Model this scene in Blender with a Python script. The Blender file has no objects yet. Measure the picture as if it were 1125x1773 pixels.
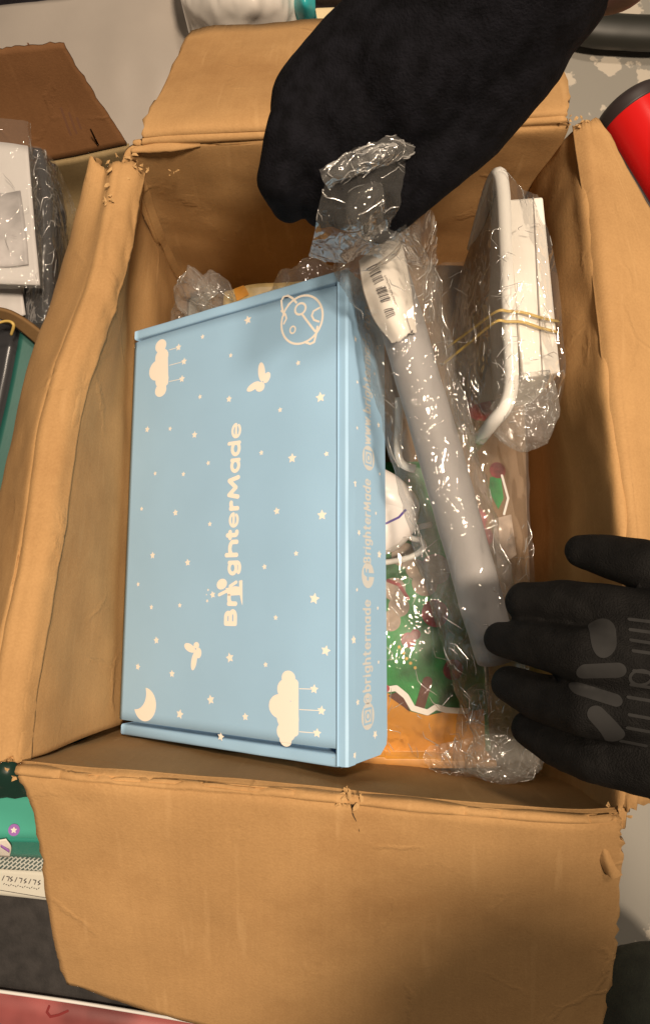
import bpy, bmesh, math, random
import numpy as np
from mathutils import Vector, Matrix, noise
from mathutils.bvhtree import BVHTree

random.seed(7)
S = bpy.context.scene
COL = S.collection

# ------------------------------------------------------------------ camera
TILT = math.radians(8)
CAM = Vector((0, 0, 0.75))
F = 1200.0                                   # focal length in photograph pixels (1125 x 1773)
cd = bpy.data.cameras.new('camera')
cd.sensor_fit = 'VERTICAL'; cd.sensor_height = 36; cd.lens = 36 * F / 1773
cd.clip_start = 0.02; cd.clip_end = 50
cam = bpy.data.objects.new('camera', cd); COL.objects.link(cam)
cam.location = CAM; cam.rotation_euler = (TILT, 0, 0)
S.camera = cam

# ------------------------------------------------------------------ light
w = bpy.data.worlds.new('World'); S.world = w; w.use_nodes = True
w.node_tree.nodes['Background'].inputs[0].default_value = (1.0, 0.86, 0.70, 1)
w.node_tree.nodes['Background'].inputs[1].default_value = 0.075

def area(name, loc, target, size, power, col):
    l = bpy.data.lights.new(name, 'AREA'); l.shape = 'DISK'; l.size = size; l.energy = power; l.color = col
    o = bpy.data.objects.new(name, l); COL.objects.link(o); o.location = loc
    o.rotation_euler = (Vector(target) - Vector(loc)).to_track_quat('-Z', 'Y').to_euler()
area('ceiling_lamp', (0.46, -0.12, 2.25), (0, 0.1, 0.2), 0.28, 52, (1.0, 0.80, 0.60))
area('far_ceiling_lamp', (0.32, 0.9, 2.3), (0, 0.1, 0.2), 0.30, 20, (1.0, 0.82, 0.64))
S.view_settings.view_transform = 'Standard'; S.view_settings.look = 'None'
S.view_settings.exposure = 0.12; S.view_settings.gamma = 1
S.cycles.transparent_max_bounces = 32; S.cycles.max_bounces = 10

# ------------------------------------------------------------------ helpers
def at(px, py, z):
    """where the sight line of a photograph pixel meets the level z"""
    dx = (px - 562.5) / F; dy = (886.5 - py) / F
    c, s = math.cos(TILT), math.sin(TILT)
    d = Vector((dx, dy * c + s, dy * s - c))
    k = (z - CAM.z) / d.z
    return CAM + d * k

def tag(o, label=None, cat=None, group=None, kind=None):
    if label: o['label'] = label
    if cat: o['category'] = cat
    if group: o['group'] = group
    if kind: o['kind'] = kind
    return o

def thing(name, label, cat, loc=(0, 0, 0), group=None):
    o = bpy.data.objects.new(name, None); COL.objects.link(o); o.location = loc
    o.empty_display_size = 0.02
    return tag(o, label, cat, group)

def ob(name, verts, faces, m, parent=None, uv=None, smooth=True):
    """one mesh object; vertices are given in world space"""
    off = Vector((0, 0, 0)); q = parent
    while q is not None:
        off += q.location; q = q.parent
    if parent is None:
        base = Vector(np.mean(np.array([tuple(v) for v in verts]), axis=0)); base.z = min(v[2] for v in verts)
    else:
        base = Vector((0, 0, 0))
    me = bpy.data.meshes.new(name)
    me.from_pydata([tuple(Vector(v) - off - base) for v in verts], [], faces)
    if uv is not None:
        l = me.uv_layers.new(name='UVMap')
        idx = np.empty(len(me.loops), dtype=np.int32); me.loops.foreach_get('vertex_index', idx)
        l.data.foreach_set('uv', np.asarray(uv, dtype=np.float32)[idx].ravel())
    me.polygons.foreach_set('use_smooth', [smooth] * len(me.polygons))
    me.materials.append(m); me.update()
    o = bpy.data.objects.new(name, me); COL.objects.link(o)
    o.parent = parent; o.location = base
    return o

def crm(P, n):
    """Catmull-Rom resampling of control points along axis 0"""
    P = np.asarray(P, float); k = len(P)
    if k == 2:
        t = np.linspace(0, 1, n).reshape((-1,) + (1,) * (P.ndim - 1)); return P[0] * (1 - t) + P[1] * t
    E = np.concatenate([[2 * P[0] - P[1]], P, [2 * P[-1] - P[-2]]])
    out = []
    for x in np.linspace(0, k - 1, n):
        i = min(int(x), k - 2); t = x - i
        a, b, c, d = E[i:i + 4]
        out.append(0.5 * (2 * b + (c - a) * t + (2 * a - 5 * b + 4 * c - d) * t * t + (3 * b - a - 3 * c + d) * t ** 3))
    return np.array(out)

def fbm(p, s, o=3, seed=0.0):
    q = Vector(p) * s + Vector((seed, seed * 1.7, -seed)); v = 0; a = 1
    for _ in range(o):
        v += a * noise.noise(q); q = q * 2.03 + Vector((3.1, 1.7, 5.3)); a *= 0.5
    return v

def ridge(p, s, o=3, seed=0.0):
    q = Vector((p[0] * 1.25, p[1] * .55, p[2])) * s + Vector((seed, -seed, seed * 2.1)); v = 0; a = 1
    for _ in range(o):
        v += a * (1 - 2 * abs(noise.noise(q))); q = q * 2.1 + Vector((1.3, 4.2, 2.7)); a *= 0.4
    return v

def normals(G):
    du = np.gradient(G, axis=0); dv = np.gradient(G, axis=1)
    n = np.cross(du, dv); return n / (np.linalg.norm(n, axis=2, keepdims=True) + 1e-12)

def surface(rows, nu, nv, amp=0, scale=20, mode='fbm', ragged=None, seed=0.0, octv=3, fold=0, extra=None):
    G = crm(rows, nu)                                   # nu x C x 3
    G = np.transpose(crm(np.transpose(G, (1, 0, 2)), nv), (1, 0, 2))
    if amp:
        N = normals(G); f = fbm if mode == 'fbm' else ridge
        for i in range(nu):
            for j in range(nv):
                G[i, j] += N[i, j] * amp * (min(1, i / fold) if fold else 1) * f(G[i, j], scale, octv, seed)
    if extra:
        N = normals(G)
        for i in range(nu):
            for j in range(nv): G[i, j] += N[i, j] * extra(i, j, G[i, j])
    for side, a in (ragged or {}).items():
        if side in 'tb':
            i, k = (0, 1) if side == 't' else (nu - 1, nu - 2)
            for j in range(nv):
                d = G[i, j] - G[k, j]; d /= np.linalg.norm(d) + 1e-9
                G[i, j] += d * a * .55 * (fbm(G[i, j], 120, 4, seed + 9) + .7 * fbm(G[i, j], 22, 2, seed) + random.uniform(-.4, .4))
        else:
            j, k = (0, 1) if side == 'l' else (nv - 1, nv - 2)
            for i in range(nu):
                d = G[i, j] - G[i, k]; d /= np.linalg.norm(d) + 1e-9
                G[i, j] += d * a * .55 * (fbm(G[i, j], 120, 4, seed + 5) + .7 * fbm(G[i, j], 22, 2, seed) + random.uniform(-.4, .4))
    return G

def grid_faces(nu, nv, wrap=False):
    return [(i * nv + j, i * nv + (j + 1) % nv, (i + 1) * nv + (j + 1) % nv, (i + 1) * nv + j)
            for i in range(nu - 1) for j in range(nv if wrap else nv - 1)]

def grid_uv(G):
    du = np.concatenate([np.zeros((1,) + G.shape[1:2]), np.cumsum(np.linalg.norm(np.diff(G, axis=0), axis=2), axis=0)])
    dv = np.concatenate([np.zeros(G.shape[:1] + (1,)), np.cumsum(np.linalg.norm(np.diff(G, axis=1), axis=2), axis=1)], axis=1)
    u = du.mean(1, keepdims=True).repeat(G.shape[1], 1); v = dv.mean(0, keepdims=True).repeat(G.shape[0], 0)
    return np.stack([v, u], 2).reshape(-1, 2)

def sheet(name, rows, nu, nv, m, parent=None, thick=0.0, smooth=True, **kw):
    G = surface(rows, nu, nv, **kw)
    o = ob(name, G.reshape(-1, 3), grid_faces(nu, nv), m, parent, grid_uv(G), smooth)
    if thick:
        md = o.modifiers.new('thickness', 'SOLIDIFY'); md.thickness = thick; md.offset = 0
        if thick > .004: o.data.materials.append(M_edge); md.material_offset_rim = 1
    return o

def px(rows):
    """rows of (pixel x, pixel y, z) into world points"""
    return [[tuple(at(*c)) for c in r] for r in rows]

def loft(name, cs, ns, nr, m, parent=None, amp=0, scale=60, seed=0.0, mode='ridge', smooth=True, closed=True, octv=3):
    """cs: list of (centre, side radius, up radius) along an axis"""
    A = crm([list(c[0]) + [c[1], c[2]] for c in cs], ns)
    V = []
    for i in range(ns):
        t = Vector(A[min(i + 1, ns - 1), :3]) - Vector(A[max(i - 1, 0), :3]); t.normalize()
        side = t.cross(Vector((0, 0, 1)))
        if side.length < 1e-4: side = Vector((1, 0, 0))
        side.normalize(); up = side.cross(t)
        for j in range(nr):
            a = 2 * math.pi * j / nr
            d = side * math.cos(a) * A[i, 3] + up * math.sin(a) * A[i, 4]
            p = Vector(A[i, :3]) + d
            if amp:
                f = ridge if mode == 'ridge' else fbm
                p += d.normalized() * amp * f(p, scale, octv, seed)
            V.append(p)
    Fc = [f[::-1] for f in grid_faces(ns, nr, True)]
    if closed:
        Fc += [tuple(range(nr)), tuple(reversed(range((ns - 1) * nr, ns * nr)))]
    uv = [((k % nr) / nr * 0.2, (k // nr) * 0.004) for k in range(len(V))]
    return ob(name, V, Fc, m, parent, uv, smooth)

def creases(o, n, parent, seed=0, length=(.006, .022), rad=.00034, along=None):
    """sharp fold lines standing on a crinkled film: thin bent ridges that catch the lamps"""
    rnd = random.Random(seed); off = Vector(o.location); q = o.parent
    while q is not None: off += q.location; q = q.parent
    P = [v.co + off for v in o.data.vertices]; Np = [Vector(v.normal) for v in o.data.vertices]
    b = BVHTree.FromPolygons(P, [tuple(p.vertices) for p in o.data.polygons])
    V, Fc = [], []; tries = 0; made = 0
    while made < n and tries < n * 12:
        tries += 1
        k = rnd.randrange(len(P))
        if abs(Np[k].z) < .15 or b.ray_cast(P[k] + Vector((0, 0, .0008)), Vector((0, 0, 1)))[0] is not None: continue
        made += 1
        a = (along if along is not None else rnd.uniform(0, 3.14)) + rnd.gauss(0, .55); L = rnd.uniform(*length) * (1.6 if rnd.random() < .15 else 1); m = 7
        bend = rnd.choice((0, 0, .3, -.4, 1.1, -1.2)); p = P[k].copy(); pts = []
        for i in range(m):
            h = b.find_nearest(p); c = h[0] if h[0] is not None else p
            nn = h[1] if h[1] is not None else Np[k]
            if nn.z < 0: nn = -nn
            pts.append(c + nn * rad * .8); d = Vector((math.cos(a), math.sin(a), 0)); p = c + d * L / m
            if i == 3: a += bend
            a += rnd.gauss(0, .12)
        r0 = rad * rnd.uniform(.6, 1.25); i0 = len(V)
        for i, c in enumerate(pts):
            t = (pts[min(i + 1, m - 1)] - pts[max(i - 1, 0)]).normalized(); s_ = t.cross(Vector((0, 0, 1)))
            if s_.length < 1e-5: s_ = Vector((1, 0, 0))
            s_.normalize(); u_ = s_.cross(t); r = r0 * (math.sin(math.pi * (i + .35) / (m - .3)) ** .6)
            for j in range(5): V.append(c + (s_ * math.cos(j * 1.2566) + u_ * math.sin(j * 1.2566)) * r)
        Fc += [(i0 + i * 5 + j, i0 + i * 5 + (j + 1) % 5, i0 + (i + 1) * 5 + (j + 1) % 5, i0 + (i + 1) * 5 + j) for i in range(m - 1) for j in range(5)]
    return tag(ob('film_creases', V, Fc, M_crease, parent), kind='stuff')

def boxv(c, R, sx, sy, sz):
    """corners of a box: base centre c, rotation R"""
    return [Vector(c) + R @ Vector((x * sx / 2, y * sy / 2, z)) for z in (0, sz) for x, y in ((-1, -1), (1, -1), (1, 1), (-1, 1))]
BOXF = [(3, 2, 1, 0), (4, 5, 6, 7), (0, 1, 5, 4), (1, 2, 6, 5), (2, 3, 7, 6), (3, 0, 4, 7)]

def bevel(o, wd, seg=2):
    md = o.modifiers.new('bevel', 'BEVEL'); md.width = wd; md.segments = seg; md.limit_method = 'ANGLE'
    return o

# ------------------------------------------------------------------ flat print as outlines (distance fields -> clean faces)
def d_seg(X, Y, a, b):
    ax, ay = a; bx, by = b; vx, vy = bx - ax, by - ay
    t = np.clip(((X - ax) * vx + (Y - ay) * vy) / (vx * vx + vy * vy + 1e-12), 0, 1)
    return np.hypot(X - ax - t * vx, Y - ay - t * vy)

def d_shape(X, Y, s):
    k = s[0]
    if k == 'c': return np.hypot(X - s[1], Y - s[2]) - s[3]
    if k == 'e':
        _, cx, cy, a, b, ang = s; c, n = math.cos(ang), math.sin(ang)
        x = (X - cx) * c + (Y - cy) * n; y = -(X - cx) * n + (Y - cy) * c
        r = np.hypot(x / a, y / b); g = np.hypot(x / a ** 2, y / b ** 2) + 1e-9
        return (r * r - 1) / (2 * g)
    if k == 'r':                                      # elliptical ring with line width
        return np.abs(d_shape(X, Y, ('e',) + tuple(s[1:6]))) - s[6] / 2
    if k == 's':                                      # stroke
        d = np.full(X.shape, 1e9)
        for a, b in zip(s[1][:-1], s[1][1:]): d = np.minimum(d, d_seg(X, Y, a, b))
        return d - s[2] / 2
    if k == 'p':
        P = s[1]; d = np.full(X.shape, 1e9); ins = np.zeros(X.shape, bool)
        for (ax, ay), (bx, by) in zip(P, P[1:] + P[:1]):
            d = np.minimum(d, d_seg(X, Y, (ax, ay), (bx, by)))
            ins ^= ((ay > Y) != (by > Y)) & (X < (bx - ax) * (Y - ay) / (by - ay + 1e-12) + ax)
        return np.where(ins, -d, d)
    if k == 'diff': return np.maximum(d_shape(X, Y, s[1]), -d_shape(X, Y, s[2]))

def bounds(s):
    k = s[0]
    if k == 'c': return s[1] - s[3], s[2] - s[3], s[1] + s[3], s[2] + s[3]
    if k in 'er':
        m = max(s[3], s[4]) * 1.05 + (s[6] if k == 'r' else 0); return s[1] - m, s[2] - m, s[1] + m, s[2] + m
    if k == 'diff': return bounds(s[1])
    P = s[1]; m = s[2] / 2 if k == 's' else 0
    return min(p[0] for p in P) - m, min(p[1] for p in P) - m, max(p[0] for p in P) + m, max(p[1] for p in P) + m

def outline(clusters, g):
    """each cluster is a list of shapes that merge; returns 2-D verts and faces"""
    V, Fc = [], []
    for sh in clusters:
        bs = [bounds(s) for s in sh]
        x0 = min(b[0] for b in bs) - 2 * g; y0 = min(b[1] for b in bs) - 2 * g
        x1 = max(b[2] for b in bs) + 2 * g; y1 = max(b[3] for b in bs) + 2 * g
        nx = int((x1 - x0) / g) + 2; ny = int((y1 - y0) / g) + 2
        X, Y = np.meshgrid(x0 + g * np.arange(nx), y0 + g * np.arange(ny))
        D = np.full(X.shape, 1e9)
        for s in sh: D = np.minimum(D, d_shape(X, Y, s))
        D = np.where(np.abs(D) < 1e-9, 1e-9, D)
        ins = D < 0; cache = {}
        def vid(key, x, y):
            if key not in cache: cache[key] = len(V); V.append((x, y))
            return cache[key]
        any_ = ins[:-1, :-1] | ins[1:, :-1] | ins[:-1, 1:] | ins[1:, 1:]
        for j, i in zip(*np.nonzero(any_)):
            cs = ((j, i), (j, i + 1), (j + 1, i + 1), (j + 1, i)); poly = []
            for a, b in zip(cs, cs[1:] + cs[:1]):
                if ins[a]: poly.append(vid(a, X[a], Y[a]))
                if ins[a] != ins[b]:
                    t = D[a] / (D[a] - D[b])
                    poly.append(vid((min(a, b), max(a, b)), X[a] + t * (X[b] - X[a]), Y[a] + t * (Y[b] - Y[a])))
            if len(poly) > 2: Fc.append(tuple(poly))
    return V, Fc

def star(cx, cy, r, rot):
    return [('p', [(cx + (r if k % 2 == 0 else r * .48) * math.cos(rot + k * math.pi / 5),
                    cy + (r if k % 2 == 0 else r * .48) * math.sin(rot + k * math.pi / 5)) for k in range(10)])]

def arc(cx, cy, rx, ry, a0, a1, n=14):
    return [(cx + rx * math.cos(math.radians(a0 + (a1 - a0) * k / n)), cy + ry * math.sin(math.radians(a0 + (a1 - a0) * k / n))) for k in range(n + 1)]

# rounded stroke letters: x to the right, y up, x-height 1; (width, list of strokes)
GL = {
 'B': (.95, [[(0, 0), (0, 1.3)], [(0, 1.3), (.42, 1.3)] + arc(.42, .98, .28, .32, 90, -90) + [(0, .66)],
             [(0, .66), (.48, .66)] + arc(.48, .33, .33, .33, 90, -90) + [(0, 0)]]),
 'r': (.5, [[(0, 0), (0, .95)], arc(.42, .5, .42, .42, 180, 75)]),
 'i': (.1, [[(0, 0), (0, .95)], [(0, 1.3), (0, 1.31)]]),
 'g': (.84, [arc(.4, .5, .4, .45, 0, 360, 24), [(.8, .95), (.8, -.1)] + arc(.42, -.1, .38, .32, 0, -150)]),
 'h': (.78, [[(0, 0), (0, 1.4)], arc(.38, .52, .38, .42, 180, 0) + [(.76, 0)]]),
 't': (.6, [[(.25, 1.3), (.25, .25)] + arc(.5, .25, .25, .25, 180, 280), [(0, .95), (.55, .95)]]),
 'e': (.85, [[(.06, .5), (.78, .5)] + arc(.42, .48, .42, .46, 5, 320, 24)]),
 'M': (1.35, [[(0, 0), (.16, 1.25), (.62, .3), (1.1, 1.25), (1.28, 0)]]),
 'a': (.84, [arc(.4, .48, .4, .46, 0, 360, 24), [(.8, .95), (.8, 0)]]),
 'd': (.84, [arc(.4, .48, .4, .46, 0, 360, 24), [(.8, 1.4), (.8, 0)]]),
 'b': (.84, [arc(.42, .48, .4, .46, 0, 360, 24), [(0, 1.4), (0, 0)]]),
 'm': (1.3, [[(0, 0), (0, .95)], arc(.32, .58, .32, .36, 180, 0) + [(.64, 0)], arc(.96, .58, .32, .36, 180, 0) + [(1.28, 0)]]),
 'w': (1.2, [[(0, .95), (.3, 0), (.6, .85), (.9, 0), (1.2, .95)]]),
 'c': (.75, [arc(.42, .48, .42, .46, 45, 315, 20)]),
 'o': (.84, [arc(.42, .48, .42, .46, 0, 360, 24)]),
 '.': (.1, [[(0, 0), (0, .01)]]),
 '@': (1.4, [arc(.65, .5, .3, .32, 0, 360, 18), [(.97, .82), (.97, .35)] + arc(1.13, .35, .16, .16, 180, 330) + arc(.65, .5, .68, .7, 0, 310, 26)]),
}
def word(text, x, y, h, sw, gap, wide=1.0):
    """letters as one cluster each; returns clusters and the end x"""
    out = []
    for ch in text:
        wd, st = GL[ch]
        out.append([('s', [(x + a * h * wide, y + b * h) for a, b in s], sw) for s in st])
        x += wd * h * wide + gap
    return out, x

# ------------------------------------------------------------------ materials
def mat(name, base=(.5, .5, .5), rough=.6, spec=.5):
    m = bpy.data.materials.new(name); m.use_nodes = True
    p = m.node_tree.nodes['Principled BSDF']
    p.inputs['Base Color'].default_value = (*base, 1); p.inputs['Roughness'].default_value = rough
    p.inputs['Specular IOR Level'].default_value = spec
    return m
def nd(m, t, **kw):
    n = m.node_tree.nodes.new(t)
    for k, v in kw.items(): setattr(n, k, v)
    return n
def lk(m, a, b): m.node_tree.links.new(a, b)
def pr(m): return m.node_tree.nodes['Principled BSDF']

def rough_noise(m, base, var, scale=30, detail=5, bump=0.15, bscale=400, dist=.0006, coord='Object', contrast=(.35, .65)):
    """base colour varied by noise, plus fine relief"""
    tc = nd(m, 'ShaderNodeTexCoord'); n = nd(m, 'ShaderNodeTexNoise'); n.inputs['Scale'].default_value = scale; n.inputs['Detail'].default_value = detail
    lk(m, tc.outputs[coord], n.inputs['Vector'])
    r = nd(m, 'ShaderNodeValToRGB'); r.color_ramp.elements[0].position, r.color_ramp.elements[1].position = contrast
    r.color_ramp.elements[0].color = (*[max(0, b * (1 - var)) for b in base], 1); r.color_ramp.elements[1].color = (*[min(1, b * (1 + var)) for b in base], 1)
    lk(m, n.outputs['Fac'], r.inputs['Fac']); lk(m, r.outputs['Color'], pr(m).inputs['Base Color'])
    n2 = nd(m, 'ShaderNodeTexNoise'); n2.inputs['Scale'].default_value = bscale; n2.inputs['Detail'].default_value = 3
    lk(m, tc.outputs[coord], n2.inputs['Vector'])
    b = nd(m, 'ShaderNodeBump'); b.inputs['Strength'].default_value = bump; b.inputs['Distance'].default_value = dist
    lk(m, n2.outputs['Fac'], b.inputs['Height']); lk(m, b.outputs['Normal'], pr(m).inputs['Normal'])
    return r, b, tc

def kraft(name, base, flute=0.02, axis='X', var=.15):
    """corrugated board: speckled liner, faint flute lines along one direction of the sheet, scuffs"""
    m = mat(name, base, .82, .25)
    uv = nd(m, 'ShaderNodeTexCoord')
    n1 = nd(m, 'ShaderNodeTexNoise'); n1.inputs['Scale'].default_value = 9; n1.inputs['Detail'].default_value = 6; n1.inputs['Roughness'].default_value = .62
    n2 = nd(m, 'ShaderNodeTexNoise'); n2.inputs['Scale'].default_value = 620; n2.inputs['Detail'].default_value = 3
    n3 = nd(m, 'ShaderNodeTexNoise'); n3.inputs['Scale'].default_value = 3.5; n3.inputs['Detail'].default_value = 4
    for n in (n1, n2): lk(m, uv.outputs['Object'], n.inputs['Vector'])
    mp = nd(m, 'ShaderNodeMapping'); mp.inputs['Scale'].default_value = (6, 1.6, 1) if axis == 'X' else (1.6, 6, 1)
    lk(m, uv.outputs['UV'], mp.inputs['Vector']); lk(m, mp.outputs['Vector'], n3.inputs['Vector'])
    wv = nd(m, 'ShaderNodeTexWave', bands_direction=axis); wv.inputs['Scale'].default_value = 45; wv.inputs['Distortion'].default_value = .4; wv.inputs['Detail'].default_value = 2
    lk(m, uv.outputs['UV'], wv.inputs['Vector'])
    def mth(op, a, b):
        x = nd(m, 'ShaderNodeMath', operation=op)
        for k, v in enumerate((a, b)):
            if isinstance(v, (int, float)): x.inputs[k].default_value = v
            else: lk(m, v, x.inputs[k])
        return x.outputs[0]
    t = mth('ADD', mth('MULTIPLY', n1.outputs['Fac'], .45), mth('ADD', mth('MULTIPLY', n2.outputs['Fac'], .22), mth('ADD', mth('MULTIPLY', n3.outputs['Fac'], .20), mth('MULTIPLY', wv.outputs['Fac'], .014))))
    r = nd(m, 'ShaderNodeValToRGB'); r.color_ramp.elements[0].position = .30; r.color_ramp.elements[1].position = .70
    r.color_ramp.elements[0].color = (base[0] * (1 - var * 1.6), base[1] * (1 - var * 1.9), base[2] * (1 - var * 2.2), 1)
    r.color_ramp.elements[1].color = (base[0] * (1 + var * 1.3), base[1] * (1 + var * 1.3), base[2] * (1 + var * 1.3), 1)
    n5 = nd(m, 'ShaderNodeTexNoise'); n5.inputs['Scale'].default_value = 5; n5.inputs['Detail'].default_value = 7; n5.inputs['Roughness'].default_value = .68; lk(m, uv.outputs['Object'], n5.inputs['Vector'])
    s1 = nd(m, 'ShaderNodeMapRange'); s1.inputs['From Min'].default_value = .52; s1.inputs['From Max'].default_value = .74; s1.inputs['To Max'].default_value = .55; lk(m, n5.outputs['Fac'], s1.inputs['Value'])
    mA = nd(m, 'ShaderNodeMixRGB'); mA.blend_type = 'MULTIPLY'; mA.inputs[2].default_value = (.62, .53, .44, 1); lk(m, s1.outputs[0], mA.inputs[0]); lk(m, r.outputs['Color'], mA.inputs[1])
    mp2 = nd(m, 'ShaderNodeMapping'); mp2.inputs['Scale'].default_value = (60, 7, 1) if axis == 'X' else (7, 60, 1); lk(m, uv.outputs['UV'], mp2.inputs['Vector'])
    n6 = nd(m, 'ShaderNodeTexNoise'); n6.inputs['Scale'].default_value = 1.6; n6.inputs['Detail'].default_value = 5; lk(m, mp2.outputs[0], n6.inputs['Vector'])
    s2 = nd(m, 'ShaderNodeMapRange'); s2.inputs['From Min'].default_value = .60; s2.inputs['From Max'].default_value = .78; s2.inputs['To Max'].default_value = .45; lk(m, n6.outputs['Fac'], s2.inputs['Value'])
    mB = nd(m, 'ShaderNodeMixRGB'); mB.inputs[2].default_value = (base[0] * 1.25, base[1] * 1.3, base[2] * 1.4, 1); lk(m, s2.outputs[0], mB.inputs[0]); lk(m, mA.outputs[0], mB.inputs[1])
    lk(m, t, r.inputs['Fac']); lk(m, mB.outputs[0], pr(m).inputs['Base Color'])
    hgt = mth('ADD', mth('MULTIPLY', wv.outputs['Fac'], flute), mth('ADD', mth('MULTIPLY', n2.outputs['Fac'], .25), mth('MULTIPLY', n1.outputs['Fac'], 1.2)))
    wr = nd(m, 'ShaderNodeMixRGB'); wr.blend_type = 'ADD'; wr.inputs[0].default_value = .06; lk(m, uv.outputs['Object'], wr.inputs[1]); lk(m, n1.outputs['Color'], wr.inputs[2])
    vc = nd(m, 'ShaderNodeTexVoronoi', feature='DISTANCE_TO_EDGE'); vc.inputs['Scale'].default_value = 13; lk(m, wr.outputs[0], vc.inputs['Vector'])
    cr = nd(m, 'ShaderNodeMapRange', interpolation_type='SMOOTHSTEP'); cr.inputs['From Max'].default_value = .05; cr.inputs['To Min'].default_value = 1; cr.inputs['To Max'].default_value = 0; lk(m, vc.outputs['Distance'], cr.inputs['Value'])
    n4 = nd(m, 'ShaderNodeTexNoise'); n4.inputs['Scale'].default_value = 16; n4.inputs['Detail'].default_value = 2; lk(m, uv.outputs['Object'], n4.inputs['Vector'])
    n4r = nd(m, 'ShaderNodeMapRange'); n4r.inputs['From Min'].default_value = .5; n4r.inputs['From Max'].default_value = .72; lk(m, n4.outputs['Fac'], n4r.inputs['Value'])
    hgt = mth('ADD', hgt, mth('MULTIPLY', mth('MULTIPLY', cr.outputs[0], n4r.outputs[0]), .9))
    b = nd(m, 'ShaderNodeBump'); b.inputs['Strength'].default_value = .7; b.inputs['Distance'].default_value = .0011
    lk(m, hgt, b.inputs['Height']); lk(m, b.outputs['Normal'], pr(m).inputs['Normal'])
    return m

def film(name, tint=(.97, .97, .965), veil=.045, scale=28, strength=.6, rough=.04, veilcol=(.8, .78, .74)):
    """clear crinkled plastic: see-through, mirror-like by angle, a little milky"""
    m = bpy.data.materials.new(name); m.use_nodes = True; nt = m.node_tree; nt.nodes.clear()
    out = nd(m, 'ShaderNodeOutputMaterial'); tr = nd(m, 'ShaderNodeBsdfTransparent'); tr.inputs[0].default_value = (*tint, 1)
    gl = nd(m, 'ShaderNodeBsdfGlossy'); gl.inputs['Roughness'].default_value = rough
    df = nd(m, 'ShaderNodeBsdfDiffuse'); df.inputs[0].default_value = (*veilcol, 1)
    lw = nd(m, 'ShaderNodeLayerWeight'); lw.inputs['Blend'].default_value = .22
    fr = nd(m, 'ShaderNodeMapRange'); fr.inputs['To Min'].default_value = .05; fr.inputs['To Max'].default_value = .34
    lk(m, lw.outputs['Fresnel'], fr.inputs['Value'])
    tc = nd(m, 'ShaderNodeTexCoord')
    n = nd(m, 'ShaderNodeTexNoise'); n.inputs['Scale'].default_value = scale; n.inputs['Detail'].default_value = 2
    mp = nd(m, 'ShaderNodeMixRGB'); mp.blend_type = 'ADD'; mp.inputs[0].default_value = .03
    st = nd(m, 'ShaderNodeMapping'); st.inputs['Scale'].default_value = (1.25, .42, .8); st.inputs['Rotation'].default_value = (0, 0, .18); lk(m, tc.outputs['Object'], st.inputs['Vector'])
    lk(m, tc.outputs['Object'], n.inputs['Vector']); lk(m, st.outputs[0], mp.inputs[1]); lk(m, n.outputs['Color'], mp.inputs[2])
    hs = []
    for k, wd, amp_ in ((.9, .07, .0015), (2.1, .08, .0008), (3.4, .10, .00022)):
        v = nd(m, 'ShaderNodeTexVoronoi', feature='DISTANCE_TO_EDGE'); v.inputs['Scale'].default_value = scale * k; lk(m, mp.outputs[0], v.inputs['Vector'])
        r = nd(m, 'ShaderNodeMapRange', interpolation_type='SMOOTHSTEP'); r.inputs['From Max'].default_value = wd; r.inputs['To Min'].default_value = amp_; r.inputs['To Max'].default_value = 0
        lk(m, v.outputs['Distance'], r.inputs['Value'])
        f = nd(m, 'ShaderNodeMath', operation='MULTIPLY_ADD'); f.inputs[1].default_value = amp_ * 1.5; lk(m, v.outputs['Distance'], f.inputs[0]); lk(m, r.outputs[0], f.inputs[2])
        hs.append(f.outputs[0])
    ad = nd(m, 'ShaderNodeMath', operation='ADD'); lk(m, hs[0], ad.inputs[0]); lk(m, hs[1], ad.inputs[1])
    ad2 = nd(m, 'ShaderNodeMath', operation='ADD'); lk(m, ad.outputs[0], ad2.inputs[0]); lk(m, hs[2], ad2.inputs[1])
    b = nd(m, 'ShaderNodeBump'); b.inputs['Strength'].default_value = min(1, strength * 1.5); b.inputs['Distance'].default_value = 1.0
    lk(m, ad2.outputs[0], b.inputs['Height']); lk(m, b.outputs['Normal'], gl.inputs['Normal'])
    m1 = nd(m, 'ShaderNodeMixShader'); m1.inputs[0].default_value = veil
    lk(m, tr.outputs[0], m1.inputs[1]); lk(m, df.outputs[0], m1.inputs[2])
    m2 = nd(m, 'ShaderNodeMixShader'); lk(m, fr.outputs[0], m2.inputs[0]); lk(m, m1.outputs[0], m2.inputs[1]); lk(m, gl.outputs[0], m2.inputs[2])
    lk(m, m2.outputs[0], out.inputs[0])
    return m

KR = (.448, .270, .116)
M_kraft = kraft('kraft_board', KR)
M_kraftY = kraft('kraft_board_cross_flutes', KR, axis='Y')
M_kraft_dark = kraft('brown_board', (.165, .078, .03))
M_torn = kraft('torn_board_edge', (.50, .32, .145), .9)
M_edge = mat('cut_board_edge', (.30, .17, .07), .9)
def edge_mat(m):
    tc = nd(m, 'ShaderNodeTexCoord'); n = nd(m, 'ShaderNodeTexNoise'); n.inputs['Scale'].default_value = 330; n.inputs['Detail'].default_value = 2; lk(m, tc.outputs['Object'], n.inputs['Vector'])
    r = nd(m, 'ShaderNodeValToRGB'); r.color_ramp.elements[0].position, r.color_ramp.elements[1].position = .42, .58; r.color_ramp.elements[0].color = (.10, .05, .02, 1); r.color_ramp.elements[1].color = (.46, .28, .125, 1)
    lk(m, n.outputs['Fac'], r.inputs['Fac']); lk(m, r.outputs[0], pr(m).inputs['Base Color'])
edge_mat(M_edge)
M_olive = kraft('dusty_board', (.33, .25, .13))
M_blue = mat('blue_card', (.325, .535, .755), .45, .35); rough_noise(M_blue, (.325, .535, .755), .025, 14, 4, .10, 500, .0003)
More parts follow.
